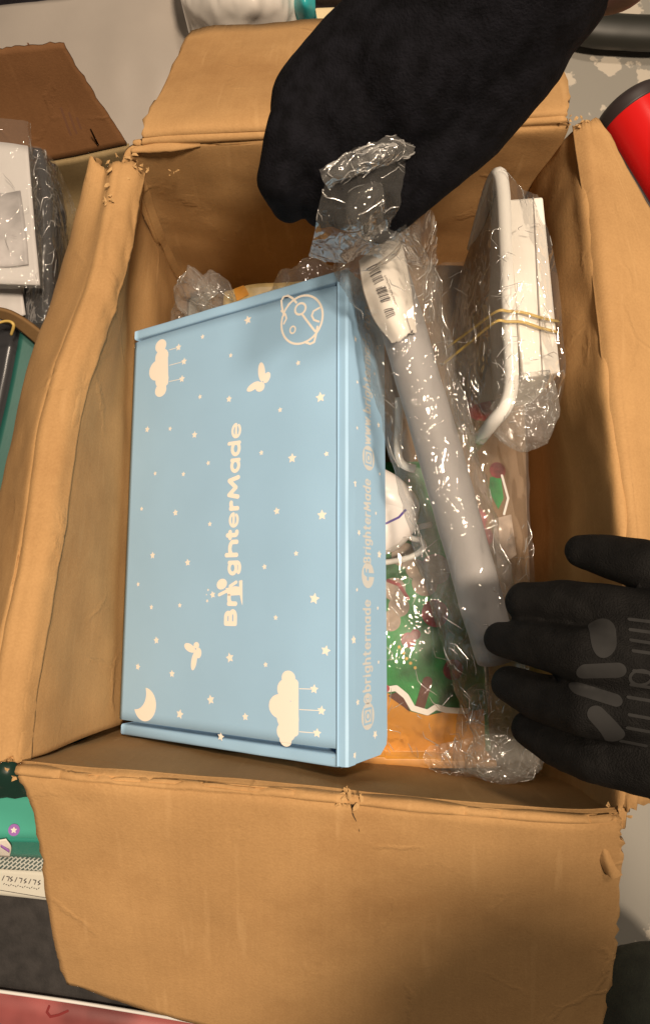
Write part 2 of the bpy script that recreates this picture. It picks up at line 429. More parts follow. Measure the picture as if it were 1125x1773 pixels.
M_print = mat('cream_print', (.86, .80, .72), .55, .3)
M_white_card = mat('white_card', (.74, .71, .66), .5); rough_noise(M_white_card, (.80, .76, .70), .03, 20, 4, .06, 300)
M_white_gloss = mat('white_enamel', (.82, .80, .76), .18)
M_tube = mat('grey_paper_tube', (.275, .265, .265), .6); rough_noise(M_tube, (.275, .265, .265), .10, 18, 4, .1, 260)
M_tag = mat('tag_paper', (.82, .77, .70), .6)
M_print_side = mat('faint_cream_print', (.60, .62, .62), .5, .3)
M_ink = mat('faded_black_ink', (.07, .06, .06), .7)
M_inkgrey = mat('grey_ink', (.30, .27, .25), .7)
M_film = film('clear_film')
M_film_soft = film('clear_film_loose', veil=.06, scale=20, strength=.5)
M_film_milky = film('milky_film', veil=.10, scale=26, strength=.7, rough=.12)
M_crease = bpy.data.materials.new('film_fold'); M_crease.use_nodes = True
def crease_mat(m):
    m.node_tree.nodes.clear(); out = nd(m, 'ShaderNodeOutputMaterial'); tr = nd(m, 'ShaderNodeBsdfTransparent'); gl = nd(m, 'ShaderNodeBsdfGlossy'); gl.inputs['Roughness'].default_value = .15
    mx = nd(m, 'ShaderNodeMixShader'); mx.inputs[0].default_value = .5; lk(m, tr.outputs[0], mx.inputs[1]); lk(m, gl.outputs[0], mx.inputs[2]); df = nd(m, 'ShaderNodeBsdfDiffuse'); df.inputs[0].default_value = (.85, .83, .8, 1); m2 = nd(m, 'ShaderNodeMixShader'); m2.inputs[0].default_value = .20
    lk(m, mx.outputs[0], m2.inputs[1]); lk(m, df.outputs[0], m2.inputs[2]); lk(m, m2.outputs[0], out.inputs[0])
crease_mat(M_crease)
M_band = mat('rubber_band', (.52, .36, .10), .45)
M_glove = mat('black_glove', (.009, .009, .01), .75, .12); rough_noise(M_glove, (.006, .0057, .0055), .35, 90, 4, .7, 1100, .0012)
M_knit = mat('black_knit', (.005, .005, .007), .9, .1); rough_noise(M_knit, (.005, .005, .007), .4, 120, 3, .7, 700, .001)
M_logo = mat('grey_glove_print', (.0082, .0080, .0078), .85)
M_skin = mat('skin', (.11, .045, .03), .6)

# ------------------------------------------------------------------ floor
def floor_mat():
    m = mat('scuffed_concrete', (.3, .3, .28), .6)
    tc = nd(m, 'ShaderNodeTexCoord'); n = nd(m, 'ShaderNodeTexNoise'); n.inputs['Scale'].default_value = 15; n.inputs['Detail'].default_value = 5; n.inputs['Roughness'].default_value = .52
    n2 = nd(m, 'ShaderNodeTexNoise'); n2.inputs['Scale'].default_value = 2.3; n2.inputs['Detail'].default_value = 6
    lk(m, tc.outputs['Object'], n.inputs['Vector']); lk(m, tc.outputs['Object'], n2.inputs['Vector'])
    r = nd(m, 'ShaderNodeValToRGB'); r.color_ramp.elements[0].position = .55; r.color_ramp.elements[1].position = .562
    r.color_ramp.elements[0].color = (.30, .285, .25, 1); r.color_ramp.elements[1].color = (.58, .52, .43, 1)
    lk(m, n.outputs['Fac'], r.inputs['Fac'])
    mx = nd(m, 'ShaderNodeMixRGB'); mx.blend_type = 'MULTIPLY'; mx.inputs[0].default_value = .35
    lk(m, r.outputs[0], mx.inputs[1]); lk(m, n2.outputs['Fac'], mx.inputs[2]); lk(m, mx.outputs[0], pr(m).inputs['Base Color'])
    b = nd(m, 'ShaderNodeBump'); b.inputs['Strength'].default_value = .3; b.inputs['Distance'].default_value = .002; lk(m, r.outputs[0], b.inputs['Height']); lk(m, b.outputs[0], pr(m).inputs['Normal'])
    return m
fl = ob('floor', [(-3, -3, 0), (3, -3, 0), (3, 3, 0), (-3, 3, 0)], [(0, 1, 2, 3)], floor_mat()); fl['kind'] = 'structure'

# ------------------------------------------------------------------ the open carton
carton = thing('shipping_carton', 'large worn open brown carton holding the blue mailer box, its flaps spread outward', 'carton', (0, .12, .004))
T = .0045
def drop(p, z, dx=0, dy=0): return (p[0] + dx, p[1] + dy, z)
# left wall: fold ridge from far to near
Lr = [tuple(at(*c)) for c in ((203, 288, .25), (165, 480, .266), (95, 688, .278), (55, 931, .292), (12, 1160, .303), (-6, 1318, .306))]
Lin = [(p[0] + .010, p[1], p[2] - .002) for p in Lr]
Lin2 = [(p[0] + .0155, p[1], p[2] - .012) for p in Lr]
Lmid = [(-.171 + .012 * max(0, p[1] - .27) / .1, p[1], .185) for p in Lr]
Lmid2 = [(-.160, p[1], .13) for p in Lr]
Lbot = [(-.155, p[1], .01) for p in Lr]
sheet('wall_panel', [Lr, Lin, Lin2, Lmid, Lmid2, Lbot], 60, 70, M_kraftY, carton, T, fold=9, amp=.0022, scale=16, seed=1)
Lf1 = [(p[0] - .010, p[1], p[2] - .004) for p in Lr]
Lfe = [tuple(at(*c)) for c in ((176, 276, .235), (120, 470, .20), (72, 625, .185), (40, 745, .18), (6, 980, .17), (-40, 1330, .17))]
Lfm = [tuple((np.array(a) * .45 + np.array(b) * .55) + np.array((-.006, 0, .008))) for a, b in zip(Lf1, Lfe)]
Lf0 = [(p[0] + .0165, p[1] - .001, p[2] - .009) for p in Lr]
Lf00 = [(p[0] + .011, p[1] - .001, p[2] + .0012) for p in Lr]
Lfr = [(p[0], p[1], p[2] + .0036) for p in Lr]
def crush(i, j, p):
    f = max(0, min(1, (p[1] - .12) / .08)) * max(0, 1 - i / 26)
    return f * (.0021 * ridge(p, 55, 3, 4)) + .0007 * fbm(p, 70, 2, 2) * max(0, 1 - i / 20)
Lfa = [(p[0] + .0035, p[1], p[2] + .0030) for p in Lr]
Lfb = [(p[0] - .0035, p[1], p[2] + .0010) for p in Lr]
sheet('flap', [Lf0, Lf00, Lfa, Lfr, Lfb, Lf1, Lfm, Lfe], 60, 110, M_kraftY, carton, T, extra=crush, amp=.0018, scale=18, ragged={'b': .004, 'l': .004, 'r': .006}, seed=2)
# far wall
Fr = [tuple(at(*c)) for c in ((212, 280, .248), (245, 248, .252), (420, 240, .253), (620, 232, .252), (820, 222, .25), (985, 213, .25))]
Fbot = [(p[0], p[1] - .008, .01) for p in Fr]
Fup = [(p[0] * .995, p[1] - .004, p[2] - .012) for p in Fr]
Fmid = [(p[0], p[1] - .008, .15) for p in Fr]
sheet('wall_panel', [Fr, Fup, Fmid, Fbot], 40, 70, M_kraft, carton, T, fold=9, amp=.003, scale=14, seed=3)
Ff1 = [tuple(at(*c)) for c in ((246, 240, .256), (300, 236, .257), (420, 231, .258), (620, 223, .257), (820, 213, .255), (978, 203, .255))]
Ff2 = [tuple(at(*c)) for c in ((258, 200, .252), (310, 197, .253), (420, 190, .254), (620, 182, .253), (820, 176, .251), (983, 170, .25))]
Ffe = [tuple(at(*c)) for c in ((332, 58, .18), (375, 48, .178), (450, 45, .176), (620, 35, .172), (800, 40, .17), (962, 70, .18))]
Ff0 = [(p[0], p[1] - .001, p[2] + .001) for p in Fr]
Ff0[0] = tuple(at(246, 246, .2535)); Ff1[0] = tuple(at(247, 242, .2565))
sheet('flap', [Ff0, Ff1, Ff2, Ffe], 30, 70, M_kraft, carton, T, amp=.0012, scale=15, ragged={'b': .002, 'l': .004, 'r': .003}, seed=4)
# left inner flap at the far-left corner (the maker's joint)
def farwall(k, z, off):
    """a point on the far wall, k along its top from 0 (left) to 1, at height z"""
    T_ = crm(Fr, 41); M_ = crm(Fmid, 41); B_ = crm(Fbot, 41); i = int(k * 40); f = k * 40 - i; i2 = min(i + 1, 40)
    a, b, c = (np.array(A[i]) * (1 - f) + np.array(A[i2]) * f for A in (T_, M_, B_))
    t = (a[2] - z) / (a[2] - b[2]) if z > b[2] else None
    p = a + (b - a) * t if t is not None else b + (c - b) * (b[2] - z) / (b[2] - c[2])
    return (p[0], p[1] - off, z)
sheet('joint_flap', [[farwall(k, z, o_ + .002 * math.sin(z * 90)) for k, o_ in ((.03, .0012), (.06, .004), (.085, .0035), (.12, .007), (.165, .0045))] for z in (.243, .20, .15, .10, .05, .015)], 40, 40, M_kraftY, carton, .002, amp=.0012, scale=30, seed=5)
# right wall
Rr = [tuple(at(*c)) for c in ((1005, 222, .25), (1030, 400, .262), (1048, 550, .272), (1066, 720, .282), (1088, 920, .294), (1100, 1150, .303), (1085, 1392, .306))]
Rin = [(p[0] - .007, p[1], p[2] - .008) for p in Rr]
Rmid = [(p[0] - .012 - .006 * math.sin(k * 1.1), p[1], .20) for k, p in enumerate(Rr)]
Rbot = [(p[0] - .02, p[1], .01) for p in Rr]
Rw = Rr[:-1] + [(Rr[-1][0] - .002, Rr[-1][1] - .013, Rr[-1][2] - .002)]
Rmid[-1] = (Rmid[-1][0], Rmid[-1][1] - .02, Rmid[-1][2]); Rbot[-1] = (Rbot[-1][0], Rbot[-1][1] - .02, .01); Rin[-1] = (Rin[-1][0], Rin[-1][1] - .015, Rin[-1][2])
sheet('wall_panel', [Rw, Rin, Rmid, Rbot], 44, 80, M_kraftY, carton, T, fold=9, amp=.005, scale=11, seed=6)
Rf0 = [(p[0] - .005, p[1], p[2] - .002) for p in Rr]
Rfr = [(p[0] + .002, p[1], p[2] + .0035) for p in Rr]
Rf1 = [tuple(at(*c)) for c in ((1018, 215, .252), (1068, 380, .262), (1092, 540, .27), (1110, 720, .28), (1130, 920, .29), (1135, 1150, .297), (1105, 1385, .30))]
Rfe = [tuple(at(*c)) for c in ((1034, 212, .25), (1142, 392, .25), (1230, 560, .24), (1255, 740, .235), (1265, 920, .23), (1265, 1150, .23), (1235, 1395, .24))]
sheet('flap', [Rf0, Rfr, Rf1, Rfe], 40, 80, M_kraftY, carton, T, amp=.003, scale=14, ragged={'b': .002, 'l': .004, 'r': .012}, seed=7)
# near wall
Nr = [tuple(at(*c)) for c in ((38, 1338, .306), (180, 1352, .309), (400, 1368, .311), (600, 1388, .312), (820, 1410, .311), (985, 1422, .309), (1062, 1420, .306))]
Nin = [(p[0], p[1] + .004, p[2] - .004) for p in Nr]
Nmid = [(p[0] * (.98 if p[0] < 0 else 1.03), p[1] - .001 + .002 * math.sin(k), .17) for k, p in enumerate(Nr)]
Nbot = [(p[0] * (.95 if p[0] < 0 else 1.05), p[1] - .003, .01) for p in Nr]
sheet('wall_panel', [Nr, Nin, Nmid, Nbot], 40, 80, M_kraft, carton, T, fold=9, amp=.003, scale=12, seed=8)
Nf0 = [(p[0], p[1] + .006, p[2] - .001) for p in Nr]
Nfr = [(p[0], p[1], p[2] + .0036) for p in Nr]
Nf1 = [tuple(at(*c)) for c in ((58, 1400, .300), (190, 1410, .303), (400, 1425, .305), (600, 1440, .305), (820, 1458, .303), (990, 1470, .301), (1072, 1470, .298))]
Nf2 = [tuple(at(*c)) for c in ((92, 1600, .25), (220, 1605, .252), (400, 1610, .253), (600, 1620, .252), (820, 1630, .25), (980, 1635, .248), (1066, 1620, .246))]
Nfe = [tuple(at(*c)) for c in ((115, 1698, .222), (240, 1738, .215), (400, 1786, .207), (600, 1820, .20), (820, 1850, .195), (960, 1850, .195), (1035, 1800, .20))]
sheet('flap', [Nf0, Nfr, Nf1, Nf2, Nfe], 60, 90, M_kraft, carton, T, amp=.0016, scale=13, ragged={'b': .0022, 'l': .003, 'r': .005}, seed=9)
# bottom
ob('bottom_panel', [(-.15, -.12, .005), (.16, -.12, .005), (.16, .36, .005), (-.13, .36, .005)], [(0, 1, 2, 3)], M_kraft, carton)
# torn flakes of liner at the corners and along the folds
def flakes(name, c, n, spread, size, m, parent, up=.004):
    V, Fc = [], []
    c = Vector(c)
    for _ in range(n):
        b = c + Vector((random.gauss(0, spread[0]), random.gauss(0, spread[1]), random.uniform(-.5, 1) * up))
        R = Matrix.Rotation(random.uniform(0, 6.3), 3, 'Z') @ Matrix.Rotation(random.gauss(0, .3), 3, 'X') @ Matrix.Rotation(random.gauss(0, .3), 3, 'Y')
        k = random.randint(5, 8); i0 = len(V)
        for q in range(k):
            a = 2 * math.pi * q / k; r = size * random.uniform(.3, 1.3)
            V.append(b + R @ Vector((math.cos(a) * r, math.sin(a) * r * .6, random.gauss(0, size * .2))))
        V.append(b + R @ Vector((0, 0, size * .25)))
        Fc += [(i0 + q, i0 + (q + 1) % k, i0 + k) for q in range(k)]
    o = ob(name, V, Fc, m, parent, smooth=False); return o
for c_, n_, sp_, sz_ in ((at(222, 280, .254), 26, (.006, .006), .0036), (at(190, 330, .262), 14, (.003, .012), .004), (at(50, 1330, .308), 22, (.008, .003), .003), (at(1000, 216, .254), 22, (.006, .003), .0028),
                         (at(1070, 1402, .306), 12, (.006, .005), .0032), (at(1105, 1385, .30), 9, (.008, .003), .0034), (at(606, 1382, .3185), 24, (.0034, .0026), .0034), (at(300, 300, .238), 8, (.004, .003), .002)):
    tag(flakes('torn_paper', c_, n_ * 2 // 3, sp_, sz_ * .72, M_torn, carton, .003), kind='stuff')
sheet('peeled_corner', px([[(1037, 1448, .3035), (1039, 1449, .3035), (1041, 1450, .3035)], [(1038, 1485, .2975), (1050, 1490, .3005), (1062, 1496, .2975)], [(1046, 1508, .2915), (1060, 1520, .294), (1076, 1514, .2925)]]), 14, 14, M_kraftY, carton, .001, smooth=False)
M_dark = mat('torn_slit', (.06, .035, .016), .9)
loft('tear', [(at(x, y, z), r, .0004) for x, y, z, r in ((602, 1378, .319, .0012), (610, 1392, .3185, .0016), (612, 1410, .3145, .0009), (619, 1428, .310, .0006), (622, 1440, .3075, .0002))], 20, 8, M_dark, carton, amp=.0006, scale=200, mode='fbm')
# curled lip of torn liner under the far fold
loft('torn_lip', [(at(228, 262, .254), .001, .001), (at(248, 258, .254), .0030, .0018), (at(290, 254, .254), .0038, .0018), (at(325, 251, .253), .0030, .0014), (at(347, 250, .2525), .0012, .0008)], 20, 10, M_kraft, carton, amp=.0006, scale=120)

# ------------------------------------------------------------------ the blue mailer box
BW, BL, BH = .2087, .33, .0558
BR = Matrix(((.84019, .00354, -.54228), (-.00854, .99994, -.0067), (.54222, .01026, .84017)))
BT = Vector((-.16256, -.09638, .186))
def bp(x, y, z): return BT + BR @ Vector((x, y, z))
mailer = thing('mailer_box', 'pale blue mailer box printed with cream stars, clouds and moon, tilted in the open carton', 'mailer box', bp(BW / 2, BL / 2, -BH))
def bslab(name, x0, x1, y0, y1, z0, z1, m=M_blue, bev=.0012, parent=None):
    V = [bp(x, y, z) for z in (z0, z1) for x, y in ((x0, y0), (x1, y0), (x1, y1), (x0, y1))]
    return bevel(ob(name, V, BOXF, m, parent or mailer, smooth=False), bev)
bslab('tray', 0.001, BW - .0022, .0015, BL - .0015, -BH, -.014)
# lid, very slightly bowed
lr = []
for i in range(5):
    y = .0105 + (BL - .0205) * i / 4
    lr.append([tuple(bp(BW * k / 6 - (0 if k == 0 else .0022 * (k == 6)), y, -.0002 + .0016 * math.sin(math.pi * k / 6) * (1 - .5 * abs(i - 2) / 2) - (.0022 if k == 6 else 0) - (.001 if k == 0 else 0))) for k in range(7)])
def lidz(x, y):
    """height of the lid's face, as the sheet above interpolates it"""
    k = x / BW * 6
    return -.0002 + .0016 * math.sin(math.pi * min(max(x / BW, 0), 1)) * (1 - .5 * abs((y - .0105) / (BL - .0205) * 4 - 2) / 2)
lid = sheet('lid', lr, 40, 60, M_blue, mailer, .0016)
lid.modifiers['thickness'].offset = -1
# double rolled end walls standing beside the lid
for y0, yd, zt in ((BL - .0080, .0080, .0004), (-.0012, .0082, -.0018)):
    V = []; n = 40; prof = [(0, -.03), (0, -.0016), (.0004, -.0004), (.0014, 0), (.0054, 0), (.0062, -.0004), (.0066, -.0016), (.0066, -.03)]
    for i in range(n):
        x = .0012 + (BW - .006) * i / (n - 1)
        for a, b in prof:
            V.append(bp(x, y0 + a / .0066 * yd, zt + b + .0005 * noise.noise(Vector((x * 40, y0 * 50, 1)))))
    k = len(prof)
    Fc = grid_faces(n, k) + [tuple(range(k)), tuple(reversed(range((n - 1) * k, n * k)))]
    ob('rolled_edge', V, Fc, M_blue, mailer)
# front flap: bevelled strip at the fold, then the face, lower corners rounded
fv = []; NS = 60
for i in range(NS + 1):
    y = BL * i / NS
    c = .010
    e = min(y, BL - y); bot = BH - (0 if e > c else c - math.sqrt(max(0, c * c - (c - e) ** 2)))
    wob = .0004 * noise.noise(Vector((y * 28, 0, 3)))
    for xx, zz in ((-.0065, -.0006), (-.0060, -.0015 + wob), (-.0012, -.0017), (.0003 + wob, -.0032), (.0006, -.0115), (-.0004, -.0125), (-.0002, -.03), (0, -bot)):
        fv.append(bp(BW + xx, y, zz))
o = ob('front_flap', fv, grid_faces(NS + 1, 8), M_blue, mailer, smooth=False)
md = o.modifiers.new('thickness', 'SOLIDIFY'); md.thickness = .0015; md.offset = -1
tag(flakes('frayed_corner', bp(BW - .0055, .0035, -.0045), 14, (.0018, .0014), .0018, M_torn, mailer, .002), kind='stuff')

def bvh_of(o):
    off = Vector(o.location); q = o.parent
    while q is not None: off += q.location; q = q.parent
    return BVHTree.FromPolygons([v.co + off for v in o.data.vertices], [tuple(p.vertices) for p in o.data.polygons])
LIDB, FLAPB = bvh_of(lid), bvh_of(o)
# print: photograph measurements carried onto the two faces
def face_uv(pxx, pyy, front=False):
    a = at(pxx, pyy, 0); d = a - CAM
    n = BR @ (Vector((1, 0, 0)) if front else Vector((0, 0, 1)))
    o = bp(BW, 0, 0) if front else BT
    p = CAM + d * ((o - CAM).dot(n) / d.dot(n)); l = BR.transposed() @ (p - BT)
    return (-l.z, l.y) if front else (l.x, l.y)
def c1(x, y): return face_uv(200 + x / 2.25, 440 + y / 2.25)
def c2(x, y): return face_uv(180 + x / 2.1635, 860 + y / 2.1635)
def sc(f, x, y):                                        # metres per crop pixel there
    a, b = f(x, y - 20), f(x, y + 20); return math.hypot(a[0] - b[0], a[1] - b[1]) / 40
def lay(name, clusters, g, m=M_print, front=False, lift=.00012):
    V, Fc = outline(clusters, g)
    b = FLAPB if front else LIDB; nn = BR @ (Vector((1, 0, 0)) if front else Vector((0, 0, 1))); W = []
    for x, y in V:
        p = bp(BW, y, -x) if front else bp(x, y, 0)
        h = b.ray_cast(p + nn * .02, -nn); W.append((h[0] if h[0] is not None else p) + nn * lift)
    if front: Fc = [f[::-1] for f in Fc]
    return ob(name, W, Fc, m, mailer, smooth=False)
def lay_each(name, clusters, g, **kw):
    for c in clusters: lay(name, [c], g, **kw)
st1 = [(518,258,2),(342,323,0),(452,396,0),(713,425,0),(333,557,0),(446,566,1),(796,557,2),(644,608,0),(124,683,1),(216,681,0),(312,705,1),(572,775,0),(691,796,2),(818,777,0),(366,815,0),(157,855,0),(269,858,0),(102,992,0),(238,1008,1),(632,1002,1),(802,1016,2)]
st2 = [(402,103,0),(185,220,1),(318,247,1),(722,213,0),(605,263,0),(128,328,0),(180,414,0),(288,407,0),(787,382,2),(646,453,0),(199,538,1),(475,603,2),(608,629,0),(827,577,2),(127,637,1),(258,663,1),(403,760,2),(287,814,2),(532,824,1),(438,899,1)]
SR = (.0022, .0031, .0039)
cl = []
for f, L in ((c1, st1), (c2, st2)):
    for k, (x, y, s) in enumerate(L):
        u, v = f(x, y); cl.append(star(u, v, SR[s] * random.uniform(.95, 1.05), math.pi / 2 + random.uniform(-.25, .25)))
lay_each('printed_star', cl, .0003)
def cloud(f, circ, flat, strings, sx=1.17):
    out = []
    for x, y, r in circ:
        u, v = f(x, y); k = sc(f, x, y); out.append(('e', u, v, r * k * sx, r * k, 0))
    (xa, ya), (xb, yb) = flat; out.append(('s', [f(xa, ya), f(xb, yb)], .006))
    res = [out]
    for (xa, ya), (xb, yb) in strings:
        res.append([('s', [f(xa, ya), f(xb, yb)], .0005)] + star(*f(xb, yb), .0033, 1.5))
    return res
def lay_cloud(cls):
    lay('printed_cloud', cls[:1], .0004); lay_each('hanging_star', cls[1:], .0003)
lay_cloud(cloud(c1, [(178,358,25),(182,400,30),(166,452,40),(183,490,30),(178,530,26)], ((196,395),(198,500)), (((212,374),(248,364)),((212,434),(270,419)),((212,497),(262,487)))))
lay_cloud(cloud(c2, [(693,678,27),(690,722,42),(662,785,46),(690,830,44),(684,880,38),(682,912,24)], ((716,700),(716,880)), (((733,719),(786,721)),((733,797),(812,802)),((733,880),(796,886)))))
u, v = c2(154, 778); k = sc(c2, 154, 778); u2, v2 = c2(118, 735)
lay('printed_moon', [[('diff', ('c', u, v, 63 * k), ('c', u2, v2, 62 * k))]], .0004)
def wings(f, L):
    out = []
    for x, y, a, b, ang in L:
        q = f(x, y); k = sc(f, x, y); out.append(('e', q[0], q[1], a * k * 1.08, b * k, ang))
    return [out]
lay('printed_butterfly', wings(c1, [(572,460,15,38,.12),(592,482,14,22,-.5),(540,517,30,14,.35),(566,518,20,19,0)]), .0004)
lay('printed_butterfly', wings(c2, [(325,566,28,15,-.35),(350,556,13,12,0),(357,585,15,20,0),(341,615,13,36,-.2)]), .0004)
k = sc(c1, 725, 255); cu, cv = c1(725, 256); ln = 8.5 * k
def q1(*pts): return [c1(x, y) for x, y in pts]
pl = [[('r', cu, cv, 77 * k * 1.17, 92 * k, 0, ln), ('r', *c1(721, 214), 19 * k * 1.2, 21 * k, 0, ln), ('r', *c1(692, 296), 10 * k * 1.15, 13 * k, 0, ln * .75),
       ('s', q1((658,240),(650,205),(648,180),(656,164),(672,162),(690,172),(706,190)), ln), ('s', q1((668,212),(676,196),(690,184)), ln * .8),
       ('s', q1((785,282),(779,318),(773,342),(758,350),(738,343)), ln), ('s', q1((730,238),(752,268),(776,300)), ln),
       ('s', q1((792,208),(770,222),(764,240),(772,256),(790,262)), ln * .9), ('s', q1((648,222),(664,236),(668,252),(658,272)), ln * .9)]]
lay('printed_planet', pl, .0003)
# wordmark, reading upward
def c4(x, y): return face_uv(340 + x / 4.222, 700 + y / 4.222)
o0 = np.array(c4(303, 1622)); o1 = np.array(c4(338, 130)); ax = o1 - o0; LEN = np.linalg.norm(ax); ax /= LEN
upv = np.array((-ax[1], ax[0]))
def txt(s, t): return tuple(o0 + ax * s + upv * t)
kk = LEN / 1492; xh = 100 * kk; sw = 33 * kk
def wm(ch, s0, s1):
    wd, stk = GL[ch]; w_ = sw * (.66 if ch == 'e' else .86 if ch in 'agd' else 1); s0 = s0 * kk + w_ / 2; s1 = s1 * kk - w_ / 2; hh = xh - w_
    return [('s', [txt(s0 + a / wd * (s1 - s0), w_ / 2 + b * hh * (1.0)) for a, b in s], w_) for s in stk]
cl = [wm('B', 0, 135), wm('r', 142, 225), wm('g', 360, 472), wm('h', 492, 622), wm('t', 617, 697), wm('e', 707, 822), wm('r', 832, 907), wm('M', 917, 1102), wm('a', 1112, 1227), wm('d', 1237, 1357), wm('e', 1372, 1492)]
def t4(x, y): return c4(x, y)
ch = [('e', *t4(195, 1315), 45 * kk * 1.1, 38 * kk, .3), ('p', [t4(222, 1345), t4(240, 1400), t4(330, 1395), t4(330, 1335), t4(290, 1330)]), ('s', [t4(230, 1365), t4(175, 1393)], 24 * kk), ('s', [t4(255, 1330), t4(300, 1300)], 24 * kk),
      ('p', [t4(320, 1290), t4(345, 1285), t4(345, 1475), t4(335, 1440), t4(325, 1390)])] + star(*t4(128, 1392), 27 * kk * 1.1, 1.8)
cl += [ch, star(*t4(88, 1437), 15 * kk, 1), star(*t4(95, 1357), 12 * kk, 1.5), star(*t4(83, 1392), 8 * kk, 1.5)]
lay_each('printed_letter', cl[:11], .0003); lay('printed_figure', [cl[11]], .0003); lay_each('printed_star', cl[12:], .00025)
# side lettering
def c5(x, y): return face_uv(590 + x / 4.43, 500 + y / 4.43, True)
def c6(x, y): return face_uv(590 + x / 3.77, 850 + y / 3.77, True)
cl = [star(*f(x, y), (.0016, .0024, .0032)[s], .3 + x) for f, L in ((c5, [(112,385,1),(280,450,1),(258,652,0),(128,715,0),(288,1045,1),(127,1067,0),(297,1420,0),(107,1492,2),(268,1722,0),(98,35,0),(237,130,0)]),
     (c6, [(120,272,1),(250,415,2),(107,645,0),(240,765,0),(78,972,2),(245,1117,0),(112,1380,1),(223,1590,2),(85,1725,1)])) for x, y, s in L]
lay_each('printed_star', cl, .0003, front=True)
def side_word(text, pa, pb, wide):
    """word between two photographed points on the front flap, reading upward"""
    a = np.array(face_uv(*pa, True)); b = np.array(face_uv(*pb, True)); L = np.linalg.norm(b - a); d = (b - a) / L; n = np.array((-d[1], d[0]))
    h = .0068; sw = .0015; gp = .0034
    _, e = word(text, 0, 0, h, sw, gp); k = L / (e - gp)
    cls, _ = word(text, 0, 0, h, sw, gp * k, k)
    _, e = word(text, 0, 0, h, sw, gp * k, k)
    return [[(s[0], [tuple(a + d * p[0] + n * p[1]) for p in s[1]], s[2]) for s in c] for c in cls]
side = side_word('@brightermade', (641, 1216), (641, 1040), 1) + side_word('BrighterMade', (641, 974), (641, 832), 1) + side_word('www.brightermade.com', (641, 770), (640, 536), 1)
lay_each('printed_letter', side, .0003, m=M_print_side, front=True)
def icon(pc, kind):
    u, v = face_uv(*pc, True); a, b = .0085, .0088
    e = ('e', u, v, a, b, 0)
    if kind == 'f':
        inner = [('s', [(u + .0085, v + .0003), (u - .002, v + .0003), (u - .0042, v + .0012), (u - .0044, v + .0035)], .0026), ('s', [(u - .0002, v - .0026), (u - .0002, v + .0032)], .0024)]
    else:
        q = .0048
        inner = [('s', [(u - q, v - q), (u + q, v - q), (u + q, v + q), (u - q, v + q), (u - q, v - q)], .0014), ('r', u, v, .0023, .0023, 0, .0013)]
    return e, inner
ic = []
for pc, kd in (((637, 1240), 'c'), ((637, 996), 'f'), ((638, 793), 'c')):
    e, inner = icon(pc, kd); s = e
    for t in inner: s = ('diff', s, t)
    ic.append([s])
lay_each('printed_icon', ic, .0003, m=M_print_side, front=True)

# ------------------------------------------------------------------ goods under and beside the mailer box
def solid(name, rows, nu, nv, m, parent, zb, **kw):
    """a sheet with sides going down to zb"""
    G = surface(rows, nu, nv, **kw); V = [tuple(p) for p in G.reshape(-1, 3)]; Fc = grid_faces(nu, nv)
    rim = [j for j in range(nv)] + [i * nv + nv - 1 for i in range(1, nu)] + [(nu - 1) * nv + j for j in range(nv - 2, -1, -1)] + [i * nv for i in range(nu - 2, 0, -1)]
    i0 = len(V); cen = np.mean(G.reshape(-1, 3), axis=0)
    for r in rim: V.append((V[r][0] * .98 + cen[0] * .02, V[r][1] * .98 + cen[1] * .02, zb))
    n = len(rim)
    Fc += [(rim[k], i0 + k, i0 + (k + 1) % n, rim[(k + 1) % n]) for k in range(n)] + [tuple(range(i0, i0 + n))]
    uv = np.concatenate([grid_uv(G), np.zeros((n, 2))])
    return ob(name, V, Fc, m, parent, uv)

M_green = mat('green_print', (.035, .22, .06), .35); rough_noise(M_green, (.02, .19, .048), .5, 45, 5, .05, 200, .0005)
M_berry = mat('dark_red_print', (.22, .03, .035), .35); rough_noise(M_berry, (.24, .035, .04), .6, 60, 4, .05, 300)
M_pinkgrey = mat('dusty_print', (.36, .28, .24), .4); rough_noise(M_pinkgrey, (.32, .25, .20), .45, 55, 5, .05, 300)
M_orange = mat('orange_print', (.62, .27, .03), .4); rough_noise(M_orange, (.62, .27, .03), .25, 25, 4, .05, 300)
M_whitep = mat('white_border', (.78, .76, .73), .4)
M_fill = mat('dark_card_below', (.13, .085, .05), .8); rough_noise(M_fill, (.13, .085, .05), .4, 12, 5)
M_brownp = mat('brown_print', (.10, .035, .025), .4)
M_gold = mat('gold_print', (.55, .36, .08), .4)
Zp = .205
pack = thing('holiday_pack', 'green Christmas print pack with red baubles and orange lower band, right of the mailer box', 'printed pack', at(740, 1100, .02))
prow = px([[(560, 800, .19), (640, 800, .19), (760, 800, .19), (815, 810, .185)], [(560, 960, .19), (660, 965, .2), (770, 960, .2), (822, 960, .185)],
           [(550, 1130, .19), (660, 1130, Zp), (770, 1130, Zp), (835, 1130, .19)], [(550, 1290, .17), (660, 1300, .185), (780, 1305, .185), (850, 1300, .165)]])
PB = solid('body', prow, 40, 40, M_green, pack, .02, amp=.0012, scale=30, seed=11)
def surf_bvh(o):
    me = o.data; mw = Matrix.Translation(o.location + (o.parent.location if o.parent else Vector())); 
    return BVHTree.FromPolygons([mw @ v.co for v in me.vertices], [tuple(p.vertices) for p in me.polygons])
def on(bvh, x, y, lift=.0004):
    h = bvh.ray_cast(Vector((x, y, 1)), Vector((0, 0, -1)))
    return None if h[0] is None else h[0] + Vector((0, 0, lift))
def decal(name, clusters, g, m, parent, bvh, lift=.0004, z=Zp):
    """flat print laid on a curved face: shapes in level coordinates, dropped onto it"""
    V, Fc = outline(clusters, g); W = [on(bvh, x, y, lift) for x, y in V]
    W = [p if p is not None else Vector((x, y, z)) for p, (x, y) in zip(W, V)]
    return ob(name, W, Fc, m, parent)
pb = surf_bvh(PB)
